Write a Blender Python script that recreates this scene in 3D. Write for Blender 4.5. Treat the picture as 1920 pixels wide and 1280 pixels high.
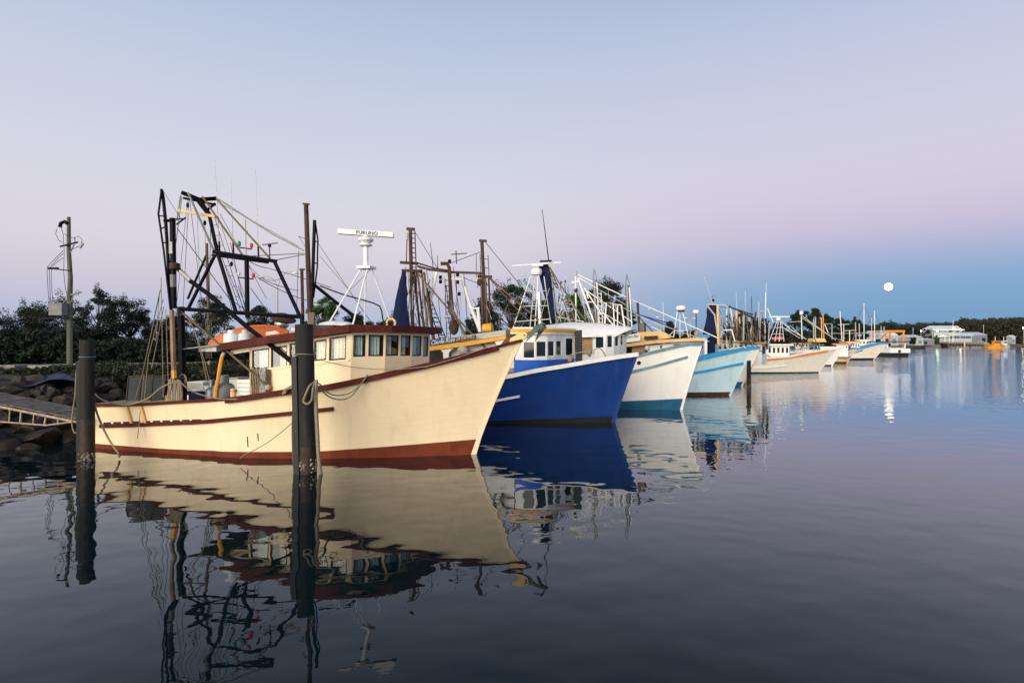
import bpy, math, random
from mathutils import Vector, Matrix, noise
R = math.radians
for o in list(bpy.data.objects): bpy.data.objects.remove(o)
scene = bpy.context.scene
COL = scene.collection

# ------------------------------------------------------------------ camera
F, CH, HY = 1100.0, 3.0, 640.0          # focal length in photo pixels, camera height, horizon row
cam_d = bpy.data.cameras.new('camera'); cam = bpy.data.objects.new('camera', cam_d); COL.objects.link(cam)
cam.location = (0, 0, CH); cam.rotation_euler = (R(90), 0, 0)
cam_d.sensor_width = 36; cam_d.lens = 36 * F / 1920; cam_d.clip_end = 9000; cam_d.clip_start = .1
scene.camera = cam

# ------------------------------------------------------------------ dusk sky
def lin(c):
    return tuple((v/255/12.92 if v/255 <= .04045 else ((v/255+.055)/1.055)**2.4) for v in c)
world = bpy.data.worlds.new('World'); scene.world = world; world.use_nodes = True
nt = world.node_tree; N = nt.nodes; L = nt.links; N.clear()
def nn(t, **k):
    n = N.new(t)
    for a, b in k.items(): setattr(n, a, b)
    return n
tc = nn('ShaderNodeTexCoord'); sep = nn('ShaderNodeSeparateXYZ'); L.new(tc.outputs['Generated'], sep.inputs[0])
def ramp(stops, link):
    r = nn('ShaderNodeValToRGB'); cr = r.color_ramp; cr.interpolation = 'B_SPLINE'
    while len(cr.elements) < len(stops): cr.elements.new(.5)
    for e, (d, c) in zip(cr.elements, stops):
        e.position = max(0, math.sin(R(d))); e.color = (*c, 1)
    L.new(link, r.inputs[0]); return r
zout = sep.outputs['Z']
rA = ramp([(0,lin((116,154,192))),(2,lin((122,162,200))),(4,lin((128,168,205))),(5.6,lin((144,174,209))),(7.2,lin((168,181,214))),(9,lin((198,190,216))),(12,lin((213,204,223))),(16,lin((212,209,227))),(22,lin((198,205,227))),(30,lin((180,192,220))),(45,lin((118,144,190))),(90,lin((66,96,150)))], zout)
rB = ramp([(0,lin((168,186,214))),(2.5,lin((184,191,215))),(5,lin((207,200,216))),(8,lin((219,212,222))),(12,lin((218,216,227))),(17,lin((208,213,229))),(24,lin((194,204,226))),(32,lin((172,188,217))),(45,lin((112,140,187))),(90,lin((66,96,150)))], zout)
rC = ramp([(0,(2.1,1.36,.84)),(6,(2.05,1.48,1.04)),(14,(1.6,1.34,1.12)),(25,(1.0,.98,1.0)),(40,(.42,.48,.62)),(90,lin((66,96,150)))], zout)
# horizontal angle from the moon side (the anti-solar point)
AZ = R(48)
comb = nn('ShaderNodeCombineXYZ'); L.new(sep.outputs['X'], comb.inputs[0]); L.new(sep.outputs['Y'], comb.inputs[1])
nrm = nn('ShaderNodeVectorMath', operation='NORMALIZE'); L.new(comb.outputs[0], nrm.inputs[0])
dot = nn('ShaderNodeVectorMath', operation='DOT_PRODUCT'); L.new(nrm.outputs[0], dot.inputs[0]); dot.inputs[1].default_value = (math.sin(AZ), math.cos(AZ), 0)
def mrange(a, b):
    m = nn('ShaderNodeMapRange', interpolation_type='SMOOTHSTEP'); L.new(dot.outputs['Value'], m.inputs[0])
    m.inputs[1].default_value = a; m.inputs[2].default_value = b; return m
mA = mrange(.58, .985); mC = mrange(-.05, -.95)
def mixc(f, a, b):
    m = nn('ShaderNodeMix', data_type='RGBA'); L.new(f, m.inputs[0]); L.new(a, m.inputs[6]); L.new(b, m.inputs[7]); return m.outputs[2]
c1 = mixc(mA.outputs[0], rB.outputs[0], rA.outputs[0]); c2 = mixc(mC.outputs[0], c1, rC.outputs[0])
bg = nn('ShaderNodeBackground'); L.new(c2, bg.inputs[0]); bg.inputs[1].default_value = 1.0
wo = nn('ShaderNodeOutputWorld'); L.new(bg.outputs[0], wo.inputs[0])

# ------------------------------------------------------------------ afterglow of the set sun, behind the camera on the left
sl = bpy.data.lights.new('sun', 'SUN'); sun = bpy.data.objects.new('sun', sl); COL.objects.link(sun)
sl.energy = 5.0; sl.angle = R(50); sl.color = (1, .86, .68)
SA, SE = R(-150), R(11)
sv = Vector((math.sin(SA)*math.cos(SE), math.cos(SA)*math.cos(SE), math.sin(SE)))
sun.rotation_euler = sv.to_track_quat('Z', 'Y').to_euler()

scene.view_settings.view_transform = 'Standard'; scene.view_settings.look = 'None'
scene.view_settings.exposure = 0; scene.view_settings.gamma = 1
try: scene.view_settings.use_curve_mapping = False
except Exception: pass
scene.render.engine = 'CYCLES'
scene.cycles.max_bounces = 6; scene.cycles.transparent_max_bounces = 8

# ------------------------------------------------------------------ materials
MATS = {}
def mat(name, col, rough=.6, var=.15, scale=3, bump=0, bscale=30, dirt=None, damt=.0, dscale=(2, 2, .35), metal=0, spec=.3, planks=0, grain=None):
    m = bpy.data.materials.new(name); m.use_nodes = True; t = m.node_tree; n = t.nodes; l = t.links
    b = n['Principled BSDF']; b.inputs['Roughness'].default_value = rough; b.inputs['Metallic'].default_value = metal
    b.inputs['Specular IOR Level'].default_value = spec
    co = n.new('ShaderNodeTexCoord')
    def nz(sc, vecscale=None, det=4):
        x = n.new('ShaderNodeTexNoise'); x.inputs['Scale'].default_value = sc; x.inputs['Detail'].default_value = det
        if vecscale:
            mp = n.new('ShaderNodeMapping'); mp.inputs['Scale'].default_value = vecscale
            l.new(co.outputs['Object'], mp.inputs[0]); l.new(mp.outputs[0], x.inputs[0])
        else: l.new(co.outputs['Object'], x.inputs[0])
        return x.outputs[0]
    mx = n.new('ShaderNodeMix'); mx.data_type = 'RGBA'
    mr = n.new('ShaderNodeMapRange'); l.new(nz(scale, grain), mr.inputs[0]); mr.inputs[1].default_value = .3; mr.inputs[2].default_value = .7
    l.new(mr.outputs[0], mx.inputs[0])
    mx.inputs[6].default_value = (*[c*(1-var) for c in col], 1); mx.inputs[7].default_value = (*[min(.95, c*(1+var)) for c in col], 1)
    out = mx.outputs[2]
    if dirt:
        m2 = n.new('ShaderNodeMix'); m2.data_type = 'RGBA'
        r2 = n.new('ShaderNodeMapRange'); l.new(nz(2.2, dscale, 6), r2.inputs[0]); r2.inputs[1].default_value = .52; r2.inputs[2].default_value = .75; r2.inputs[4].default_value = damt
        l.new(r2.outputs[0], m2.inputs[0]); l.new(out, m2.inputs[6]); m2.inputs[7].default_value = (*dirt, 1); out = m2.outputs[2]
    l.new(out, b.inputs['Base Color'])
    hgt = None
    if bump:
        hgt = nz(bscale, grain)
    if planks:      # fine seams between hull planks, following the UV laid along the sheer
        uv = n.new('ShaderNodeUVMap'); sp = n.new('ShaderNodeSeparateXYZ'); l.new(uv.outputs[0], sp.inputs[0])
        mu = n.new('ShaderNodeMath'); mu.operation = 'MULTIPLY'; l.new(sp.outputs[1], mu.inputs[0]); mu.inputs[1].default_value = planks
        fr = n.new('ShaderNodeMath'); fr.operation = 'PINGPONG'; l.new(mu.outputs[0], fr.inputs[0]); fr.inputs[1].default_value = .5
        ra = n.new('ShaderNodeMapRange'); l.new(fr.outputs[0], ra.inputs[0]); ra.inputs[1].default_value = 0; ra.inputs[2].default_value = .06
        ad = n.new('ShaderNodeMath'); ad.operation = 'ADD'; l.new(ra.outputs[0], ad.inputs[0])
        if hgt: l.new(hgt, ad.inputs[1])
        hgt = ad.outputs[0]
        m3 = n.new('ShaderNodeMix'); m3.data_type = 'RGBA'; m3.blend_type = 'MULTIPLY'; m3.inputs[0].default_value = 1; sc_ = n.new('ShaderNodeMapRange'); l.new(ra.outputs[0], sc_.inputs[0]); sc_.inputs[3].default_value = .95; l.new(out, m3.inputs[6]); l.new(sc_.outputs[0], m3.inputs[7]); l.new(m3.outputs[2], b.inputs['Base Color'])
    if hgt:
        bp = n.new('ShaderNodeBump'); bp.inputs['Strength'].default_value = min(1, bump or .3); bp.inputs['Distance'].default_value = .01
        l.new(hgt, bp.inputs['Height']); l.new(bp.outputs[0], b.inputs['Normal'])
    MATS[name] = m; return m
def emis(name, col, s):
    m = bpy.data.materials.new(name); m.use_nodes = True; t = m.node_tree; t.nodes.clear()
    e = t.nodes.new('ShaderNodeEmission'); o = t.nodes.new('ShaderNodeOutputMaterial'); e.inputs[0].default_value = (*col, 1); e.inputs[1].default_value = s
    t.links.new(e.outputs[0], o.inputs[0]); MATS[name] = m; return m
RUST = (.20, .085, .035)
mat('cream', (.81, .67, .445), .5, .035, 1.3, .25, 4, dirt=(.56, .40, .22), damt=.28, planks=13)
mat('cream_trim', (.79, .645, .43), .5, .05, 3, .2, 20)
mat('oxide', (.155, .034, .016), .65, .22, 3, .4, 14, dirt=(.06, .025, .016), damt=.5, spec=.15)
mat('maroon', (.070, .012, .009), .6, .2, 4, .4, 25, dirt=(.16, .07, .05), damt=.25, spec=.12)
mat('blue_hull', (.009, .042, .20), .38, .12, 1.0, .15, 5, dirt=(.03, .055, .2), damt=.5, planks=12)
mat('blue_bright', (.012, .10, .46), .4, .1, 2, .1, 10)
mat('white', (.78, .775, .74), .5, .05, 2, 0, 12, dirt=(.50, .44, .34), damt=.25)
mat('white_hull', (.82, .82, .79), .45, .03, 1.2, .15, 5, dirt=(.60, .52, .38), damt=.25, planks=12)
mat('white_plain', (.76, .76, .75), .45, .03, 3)
mat('pale_blue', (.52, .71, .79), .45, .05, 1.4, .15, 5, dirt=(.38, .46, .36), damt=.5, planks=12)
mat('azure', (.02, .27, .55), .45, .12, 3, .2, 20)
mat('teal', (.11, .22, .27), .5, .2, 4, .2, 20, dirt=(.45, .5, .48), damt=.4)
mat('far_boot', (.006, .022, .05), .5, .2, 3)
mat('cream_white', (.82, .765, .66), .5, .03, 1.5, 0, 5, dirt=(.6, .42, .22), damt=.15)
mat('sea_blue', (.01, .10, .20), .5, .15, 3, .2, 20)
mat('black_boot', (.012, .014, .018), .5, .3, 4, .3, 20)
mat('green_boot', (.01, .05, .05), .5, .3, 4, .3, 20)
mat('brown_boot', (.055, .025, .018), .6, .3, 4, .3, 20)
mat('yellow', (.72, .36, .03), .5, .1, 3, .2, 20, dirt=(.45, .24, .06), damt=.4)
mat('tan_trim', (.72, .47, .20), .55, .1, 3, .2, 20)
mat('tan_hull', (.66, .50, .30), .5, .06, 2, .2, 10, dirt=(.45, .3, .15), damt=.4)
mat('orange', (.66, .17, .028), .5, .1, 2.5, .4, 8, dirt=(.5, .2, .08), damt=.3)
mat('orange_paint', (.70, .24, .04), .5, .1, 3)
mat('red', (.42, .05, .03), .55, .1, 3)
mat('black_steel', (.003, .004, .008), .5, .3, 3, .3, 25, dirt=(.018, .011, .008), damt=.3, spec=.08)
mat('rust', (.058, .030, .019), .8, .4, 5, .6, 30, dirt=(.125, .078, .048), damt=.5, dscale=(3, 3, 1))
mat('old_wood', (.135, .098, .066), .8, .25, 5, .6, 30, grain=(1, 1, .15))
mat('copper_wood', (.25, .15, .08), .5, .3, 7, .5, 30, dirt=(.12, .06, .03), damt=.7, grain=(1, 1, .3))
mat('ply', (.36, .22, .11), .7, .2, 6, .3, 30)
mat('galv', (.13, .14, .15), .45, .15, 6, .2, 30, metal=.6)
mat('steel_shiny', (.62, .62, .62), .25, .1, 6, .1, 30, metal=.9)
mat('grey_paint', (.17, .18, .18), .6, .2, 4, .3, 20)
mat('pale_grey', (.42, .42, .40), .6, .12, 4, .2, 20)
mat('rope', (.24, .20, .14), .9, .3, 30, .8, 90)
mat('rope_dark', (.10, .085, .06), .9, .3, 30, .8, 90)
mat('wire', (.045, .042, .045), .6, .2, 8)
mat('white_wire', (.55, .55, .55), .5, .1, 8)
mat('net_blue', (.004, .010, .050), .9, .5, 14, 1, 60, dirt=(.010, .016, .04), damt=.6)
mat('net_dark', (.02, .022, .025), .9, .5, 14, 1, 60)
mat('canvas_dark', (.028, .036, .040), .7, .2, 4, .3, 20)
mat('tarp_blue', (.004, .011, .065), .65, .3, 3, .8, 5)
mat('curtain', (.50, .57, .57), .9, .12, 8)
mat('curtain_warm', (.66, .61, .51), .9, .08, 8)
mat('rag', (.36, .29, .20), .9, .3, 12, .8, 30)
mat('rag_white', (.66, .66, .64), .9, .15, 12, .8, 30)
mat('dark_frame', (.012, .009, .008), .5, .2, 4)
mat('deck', (.22, .20, .17), .8, .2, 4, .3, 20)
mat('inner_shade', (.03, .028, .026), .9, .2, 3)  # shade of interiors and hollows put into the colour
mat('pile_wood', (.014, .014, .014), .75, .5, 14, 1, 40, dirt=(.045, .043, .038), damt=.6, grain=(1, 1, .05))
mat('pile_black', (.005, .006, .008), .5, .3, 4, .3, 25)
mat('pile_wet', (.030, .018, .011), .6, .5, 6, 1, 22, dirt=(.075, .042, .022), damt=.7)
mat('barnacle', (.24, .20, .165), .9, .4, 20, 1, 60)
mat('rock', (.042, .034, .027), .9, .5, 2.4, 1, 9, dirt=(.105, .088, .068), damt=.6, dscale=(1, 1, 1))
mat('pole_wood', (.10, .105, .08), .85, .3, 5, .6, 30, grain=(1, 1, .15))
mat('rock_wet', (.022, .017, .012), .6, .5, 2.4, 1, 9)
mat('soil', (.10, .085, .06), .95, .4, .8, .6, 6)
mat('grass', (.026, .030, .017), .95, .5, .6, .8, 9)
mat('gravel', (.38, .35, .31), .95, .2, .8, .4, 20)
mat('bark', (.055, .045, .037), .9, .3, 5, .8, 20, grain=(1, 1, .2))
mat('leaf_dark', (.013, .024, .012), .8, .55, .9, 0)
mat('leaf_olive', (.022, .029, .013), .8, .5, .9, 0)
mat('leaf_green', (.035, .085, .016), .8, .5, .9, 0)
mat('leaf_brown', (.028, .030, .017), .8, .5, .9, 0)
mat('concrete', (.22, .21, .195), .9, .2, 2, .4, 15)
mat('far_white_shaded', (.40, .44, .47), .7, .06, .5)  # white walls with their blue-grey shade put into the colour
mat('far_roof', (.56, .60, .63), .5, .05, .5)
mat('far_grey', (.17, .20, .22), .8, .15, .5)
mat('purple_sign', (.030, .018, .14), .5, .1, 4)
mat('red_glass', (.75, .03, .03), .3, .1, 4)
mat('green_glass', (.02, .26, .12), .3, .1, 4)
mat('sign_gold', (.75, .55, .12), .5, .05, 4)
mat('navy_print', (.012, .016, .08), .5, .1, 4)
mat('trim_dark_red', (.10, .02, .012), .5, .2, 4)
mat('anchor_green', (.055, .085, .08), .55, .3, 5, .3, 20)
mat('walkway', (.13, .115, .095), .9, .4, 6, .6, 20)
mat('amber', (.66, .30, .03), .5, .1, 3)
emis('moon', (1, .82, .50), 9)
emis('lamp_warm', (1, .86, .55), 60)
emis('lamp_green', (.75, 1, .45), 60)
def glass():
    m = bpy.data.materials.new('glass'); m.use_nodes = True; t = m.node_tree; n = t.nodes; l = t.links; n.clear()
    o = n.new('ShaderNodeOutputMaterial'); mx = n.new('ShaderNodeMixShader'); tr = n.new('ShaderNodeBsdfTransparent'); g = n.new('ShaderNodeBsdfGlossy'); f = n.new('ShaderNodeLayerWeight')
    tr.inputs[0].default_value = (.95, .98, .97, 1); g.inputs['Roughness'].default_value = .03; f.inputs[0].default_value = .12
    l.new(f.outputs[1], mx.inputs[0]); l.new(tr.outputs[0], mx.inputs[1]); l.new(g.outputs[0], mx.inputs[2]); l.new(mx.outputs[0], o.inputs[0]); MATS['glass'] = m
glass()
mat('glass_dark', (.010, .020, .024), .08, .3, 3)  # opaque panes, the dimness of the cabins put into their colour

# ------------------------------------------------------------------ mesh builder and tagging
def V(*a): return Vector(a) if len(a) > 1 else Vector(a[0])

class MB:
    def __init__(s): s.v = []; s.f = []; s.m = []; s.mi = 0; s.uv = None
    def _f(s, idx): s.f.append(idx); s.m.append(s.mi)
    def hexa(s, p):
        b = len(s.v); s.v += [tuple(q) for q in p]
        for q in ((0,3,2,1),(4,5,6,7),(0,1,5,4),(1,2,6,5),(2,3,7,6),(3,0,4,7)): s._f(tuple(b+i for i in q))
        return s
    def box(s, c, sz, rz=0):
        hx, hy, hz = sz[0]/2, sz[1]/2, sz[2]/2; ca, sa = math.cos(rz), math.sin(rz)
        P = []
        for z in (-hz, hz):
            for x, y in ((-hx,-hy),(hx,-hy),(hx,hy),(-hx,hy)): P.append((c[0]+x*ca-y*sa, c[1]+x*sa+y*ca, c[2]+z))
        return s.hexa(P)
    def beam(s, p0, p1, w, h=None, up=None):
        p0 = Vector(p0); p1 = Vector(p1); h = h or w; d = (p1-p0).normalized(); up = Vector(up) if up else (V(0,0,1) if abs(d.z) < .9 else V(0,1,0))
        a = d.cross(up).normalized()*w/2; b = a.cross(d).normalized()*h/2
        return s.hexa([p0-a-b, p0+a-b, p0+a+b, p0-a+b, p1-a-b, p1+a-b, p1+a+b, p1-a+b])
    def tube(s, pts, r, n=6, r1=None, closed=False):
        pts = [Vector(p) for p in pts]; k = len(pts); b = len(s.v); prev = None
        for i, p in enumerate(pts):
            if closed: d = pts[(i+1)%k]-pts[i-1]
            else: d = pts[min(i+1,k-1)]-pts[max(i-1,0)]
            if d.length < 1e-9: d = V(0,0,1)
            d.normalize()
            a = (prev - d*prev.dot(d)) if prev is not None else d.cross(V(0,0,1) if abs(d.z) < .9 else V(0,1,0))
            if a.length < 1e-6: a = d.cross(V(1,0,0))
            a.normalize(); prev = a; c = d.cross(a)
            rr = r if r1 is None else r+(r1-r)*i/max(1,k-1)
            if callable(rr): rr = rr(i/(k-1))
            for j in range(n):
                t = 2*math.pi*j/n; s.v.append(tuple(p+(a*math.cos(t)+c*math.sin(t))*rr))
        for i in range(k if closed else k-1):
            i2 = (i+1) % k
            for j in range(n): s._f((b+i*n+j, b+i*n+(j+1)%n, b+i2*n+(j+1)%n, b+i2*n+j))
        if not closed:
            s._f(tuple(b+j for j in range(n-1,-1,-1))); s._f(tuple(b+(k-1)*n+j for j in range(n)))
        return s
    def lathe(s, c, prof, n=12, axis=None, sx=1, sy=1):
        b = len(s.v); q = Vector(axis).to_track_quat('Z','Y') if axis else None
        for r, z in prof:
            for j in range(n):
                t = 2*math.pi*j/n; p = V(r*sx*math.cos(t), r*sy*math.sin(t), z)
                if q: p = q @ p
                s.v.append((c[0]+p.x, c[1]+p.y, c[2]+p.z))
        k = len(prof)
        for i in range(k-1):
            for j in range(n): s._f((b+i*n+j, b+i*n+(j+1)%n, b+(i+1)*n+(j+1)%n, b+(i+1)*n+j))
        s._f(tuple(b+j for j in range(n-1,-1,-1))); s._f(tuple(b+(k-1)*n+j for j in range(n)))
        return s
    def prism(s, poly, zb, zt):
        fb = zb if callable(zb) else (lambda x, y: zb); ft = zt if callable(zt) else (lambda x, y: zt)
        b = len(s.v); n = len(poly)
        s.v += [(x, y, fb(x, y)) for x, y in poly] + [(x, y, ft(x, y)) for x, y in poly]
        s._f(tuple(b+i for i in range(n-1,-1,-1))); s._f(tuple(b+n+i for i in range(n)))
        for i in range(n): j = (i+1) % n; s._f((b+i, b+j, b+n+j, b+n+i))
        return s
    def extr(s, poly, off):      # 3-D polygon pushed along a vector
        b = len(s.v); n = len(poly); off = Vector(off)
        s.v += [tuple(p) for p in poly] + [tuple(Vector(p)+off) for p in poly]
        s._f(tuple(b+i for i in range(n-1,-1,-1))); s._f(tuple(b+n+i for i in range(n)))
        for i in range(n): j = (i+1) % n; s._f((b+i, b+j, b+n+j, b+n+i))
        return s
    def grid(s, rows, closed=False):
        b = len(s.v); n = len(rows[0])
        for r in rows: s.v += [tuple(p) for p in r]
        for i in range(len(rows)-1):
            for j in range(n-1 if not closed else n): s._f((b+i*n+j, b+i*n+(j+1)%n, b+(i+1)*n+(j+1)%n, b+(i+1)*n+j))
        return s
    def mesh(s, name, mats, ang=38, smooth=True):
        me = bpy.data.meshes.new(name); me.from_pydata(s.v, [], s.f); me.update()
        for m in (mats if isinstance(mats, (list, tuple)) else [mats]): me.materials.append(MATS[m])
        if s.mi or any(s.m): me.polygons.foreach_set('material_index', s.m)
        if smooth:
            me.polygons.foreach_set('use_smooth', [True]*len(s.f)); me.set_sharp_from_angle(angle=R(ang))
        return me
    def build(s, name, mats, parent=None, ang=38, smooth=True, fix=True):
        me = s.mesh(name, mats, ang, smooth)
        o = bpy.data.objects.new(name, me); COL.objects.link(o)
        if parent is not None: o.parent = parent
        return o
def tag(o, label=None, cat=None, group=None, kind=None):
    if label: o['label'] = label
    if cat: o['category'] = cat
    if group: o['group'] = group
    if kind: o['kind'] = kind
    return o
def thing(name, label, cat, loc=(0,0,0), rz=0, group=None):
    o = bpy.data.objects.new(name, None); COL.objects.link(o); o.empty_display_size = .3
    o.location = loc; o.rotation_euler = (0, 0, rz); return tag(o, label, cat, group)
def W(px, py, Z): return V((px-960)/F*Z, Z, CH+(HY-py)/F*Z)      # a point seen at a photo pixel, Z metres ahead
def onwater(px, py, z=0):
    Z = (CH-z)*F/(py-HY); return V((px-960)/F*Z, Z, z)
def interp(pts, x):
    if x <= pts[0][0]: return pts[0][1]
    for (a, b), (c, d) in zip(pts, pts[1:]):
        if x <= c: return b+(d-b)*(x-a)/(c-a)
    return pts[-1][1]
def smooth_interp(pts, x):
    if x <= pts[0][0]: return pts[0][1]
    if x >= pts[-1][0]: return pts[-1][1]
    for i in range(len(pts)-1):
        if x <= pts[i+1][0]:
            x0, y0 = pts[i]; x1, y1 = pts[i+1]
            m0 = (pts[i+1][1]-pts[i-1][1])/(pts[i+1][0]-pts[i-1][0]) if i else (y1-y0)/(x1-x0)
            m1 = (pts[i+2][1]-pts[i][1])/(pts[i+2][0]-pts[i][0]) if i+2 < len(pts) else (y1-y0)/(x1-x0)
            h = x1-x0; t = (x-x0)/h
            return (2*t**3-3*t*t+1)*y0+(t**3-2*t*t+t)*h*m0+(-2*t**3+3*t*t)*y1+(t**3-t*t)*h*m1
def text_on(parent, name, txt, pl, pr, height, m, out=(0,-1,0), depth=.006, shear=0, off=.012):
    cu = bpy.data.curves.new('t', 'FONT'); cu.body = txt; cu.extrude = .01; cu.shear = shear; cu.resolution_u = 2
    t = bpy.data.objects.new('t', cu); COL.objects.link(t); bpy.context.view_layer.update()
    me = bpy.data.meshes.new_from_object(t.evaluated_get(bpy.context.evaluated_depsgraph_get()))
    bpy.data.objects.remove(t)
    xs = [v.co.x for v in me.vertices]; ys = [v.co.y for v in me.vertices]; x0, x1, y0, y1 = min(xs), max(xs), min(ys), max(ys)
    pl = Vector(pl); pr = Vector(pr); out = Vector(out).normalized(); ax = pr-pl; up = V(0,0,1)
    for v in me.vertices:
        a = (v.co.x-x0)/(x1-x0); b = (v.co.y-y0)/(y1-y0); v.co = pl+ax*a+up*(b*height)+out*(off+v.co.z/.01*depth)
    me.materials.clear(); me.materials.append(MATS[m])
    o = bpy.data.objects.new(name, me); COL.objects.link(o); o.parent = parent; return o

# ------------------------------------------------------------------ water
def make_water():
    m = bpy.data.materials.new('water'); m.use_nodes = True; t = m.node_tree; n = t.nodes; l = t.links; n.clear()
    o = n.new('ShaderNodeOutputMaterial'); mx = n.new('ShaderNodeMixShader'); df = n.new('ShaderNodeBsdfDiffuse'); g = n.new('ShaderNodeBsdfGlossy'); f = n.new('ShaderNodeFresnel')
    df.inputs[0].default_value = (.002, .009, .011, 1); g.inputs['Roughness'].default_value = .012; f.inputs[0].default_value = 1.333
    g.inputs[0].default_value = (.90, .93, .98, 1)
    tc = n.new('ShaderNodeTexCoord')
    def nz(sc, vs, det, rot=0, dist=0):
        mp = n.new('ShaderNodeMapping'); mp.inputs['Scale'].default_value = vs; mp.inputs['Rotation'].default_value = (0, 0, rot); l.new(tc.outputs['Object'], mp.inputs[0])
        x = n.new('ShaderNodeTexNoise'); x.inputs['Scale'].default_value = sc; x.inputs['Detail'].default_value = det; x.inputs['Roughness'].default_value = .45; x.inputs['Distortion'].default_value = dist
        l.new(mp.outputs[0], x.inputs[0]); return x.outputs[0]
    def ma(op, a, b):
        x = n.new('ShaderNodeMath'); x.operation = op
        for i, q in enumerate((a, b)):
            if isinstance(q, (int, float)): x.inputs[i].default_value = q
            else: l.new(q, x.inputs[i])
        return x.outputs[0]
    swell = ma('MULTIPLY', nz(.9, (1, 1.25, 1), 0, .3), WSW)      # slow undulation, about a metre across
    mid = ma('MULTIPLY', nz(2.3, (1, 1.2, 1), 0, -.4), WMD)
    # patches of breeze further out, where the ripples are short
    sp = n.new('ShaderNodeSeparateXYZ'); l.new(tc.outputs['Object'], sp.inputs[0])
    mr = n.new('ShaderNodeMapRange'); mr.interpolation_type = 'SMOOTHSTEP'; l.new(ma('ADD', sp.outputs[1], ma('MULTIPLY', sp.outputs[0], .35)), mr.inputs[0]); mr.inputs[1].default_value = 22; mr.inputs[2].default_value = 48
    mr.inputs[3].default_value = .03; mr.inputs[4].default_value = 1
    fine = ma('MULTIPLY', ma('MULTIPLY', nz(2.4, (1, 1.6, 1), 3, .15), WFN), mr.outputs[0])
    hgt = ma('ADD', ma('ADD', swell, mid), fine)
    b = n.new('ShaderNodeBump'); b.inputs['Strength'].default_value = 1; b.inputs['Distance'].default_value = 1; l.new(hgt, b.inputs['Height'])
    for q in (df, g, f): l.new(b.outputs[0], q.inputs['Normal'])
    l.new(ma('MAXIMUM', ma('SUBTRACT', ma('MULTIPLY', f.outputs[0], 1.46), .046), .008), mx.inputs[0]); l.new(df.outputs[0], mx.inputs[1]); l.new(g.outputs[0], mx.inputs[2]); l.new(mx.outputs[0], o.inputs[0]); MATS['water'] = m
WSW, WMD, WFN = .010, .0046, .028
make_water()
w = MB(); w.grid([[(-4500, y, 0), (4500, y, 0)] for y in (-300, 6000)]); tag(w.build('water', 'water', smooth=False), kind='structure')

# ------------------------------------------------------------------ the shore: land sheet, road, distant ground
SHORE = [(-60,4,-.6,.8),(-30,10.5,-.6,.8),(-18.5,14.4,-.6,.8),(-14.6,16.4,-.75,.66),(-13.0,18.6,-.9,.43),(-12.5,22,-.95,.3),(-11.5,27,-.95,.3),(-9.5,33,-.92,.38),(-6,42,-.9,.43),(0,54,-.87,.5),(8,70,-.85,.52),
         (20,95,-.8,.6),(34,122,-.7,.7),(52,150,-.6,.8),(80,180,-.5,.87),(112,205,-.3,.95),(140,222,-.2,.98),(165,262,-.4,.92),(185,296,-.15,.99),(240,305,0,1),(300,330,0,1),(420,345,0,1),(700,360,0,1),(1500,380,0,1)]
OFF = [(-2.5,-1.2),(-.3,-.15),(.6,.25),(2.2,1.0),(3.6,1.5),(6,1.62),(12,1.7),(30,1.75),(90,2),(500,2.5),(4000,4)]
def shore_pt(i, off, z): x, y, dx, dy = SHORE[i]; return V(x+dx*off, y+dy*off, z)
g = MB()
random.seed(5)
rows = []
for off, z in OFF:
    rows.append([shore_pt(i, off, z+(random.uniform(-.06,.06) if 0 < off < 20 else 0)) for i in range(len(SHORE))])
g.grid(rows); tag(g.build('ground', 'grass'), kind='structure')
g = MB(); g.grid([[shore_pt(i, o, z) for i in range(2, 20)] for o, z in ((9.5,1.70),(14.5,1.76))]); tag(g.build('road', 'gravel'), kind='structure')
g = MB(); g.grid([[shore_pt(i, o, z) for i in range(9, 24)] for o, z in ((-.6,-.2),(.6,.3),(2.2,1.04),(3.6,1.54),(7,1.66))]); tag(g.build('mud_bank', 'soil'), kind='structure')
def ground_z(off): return interp(OFF, off)

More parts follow.
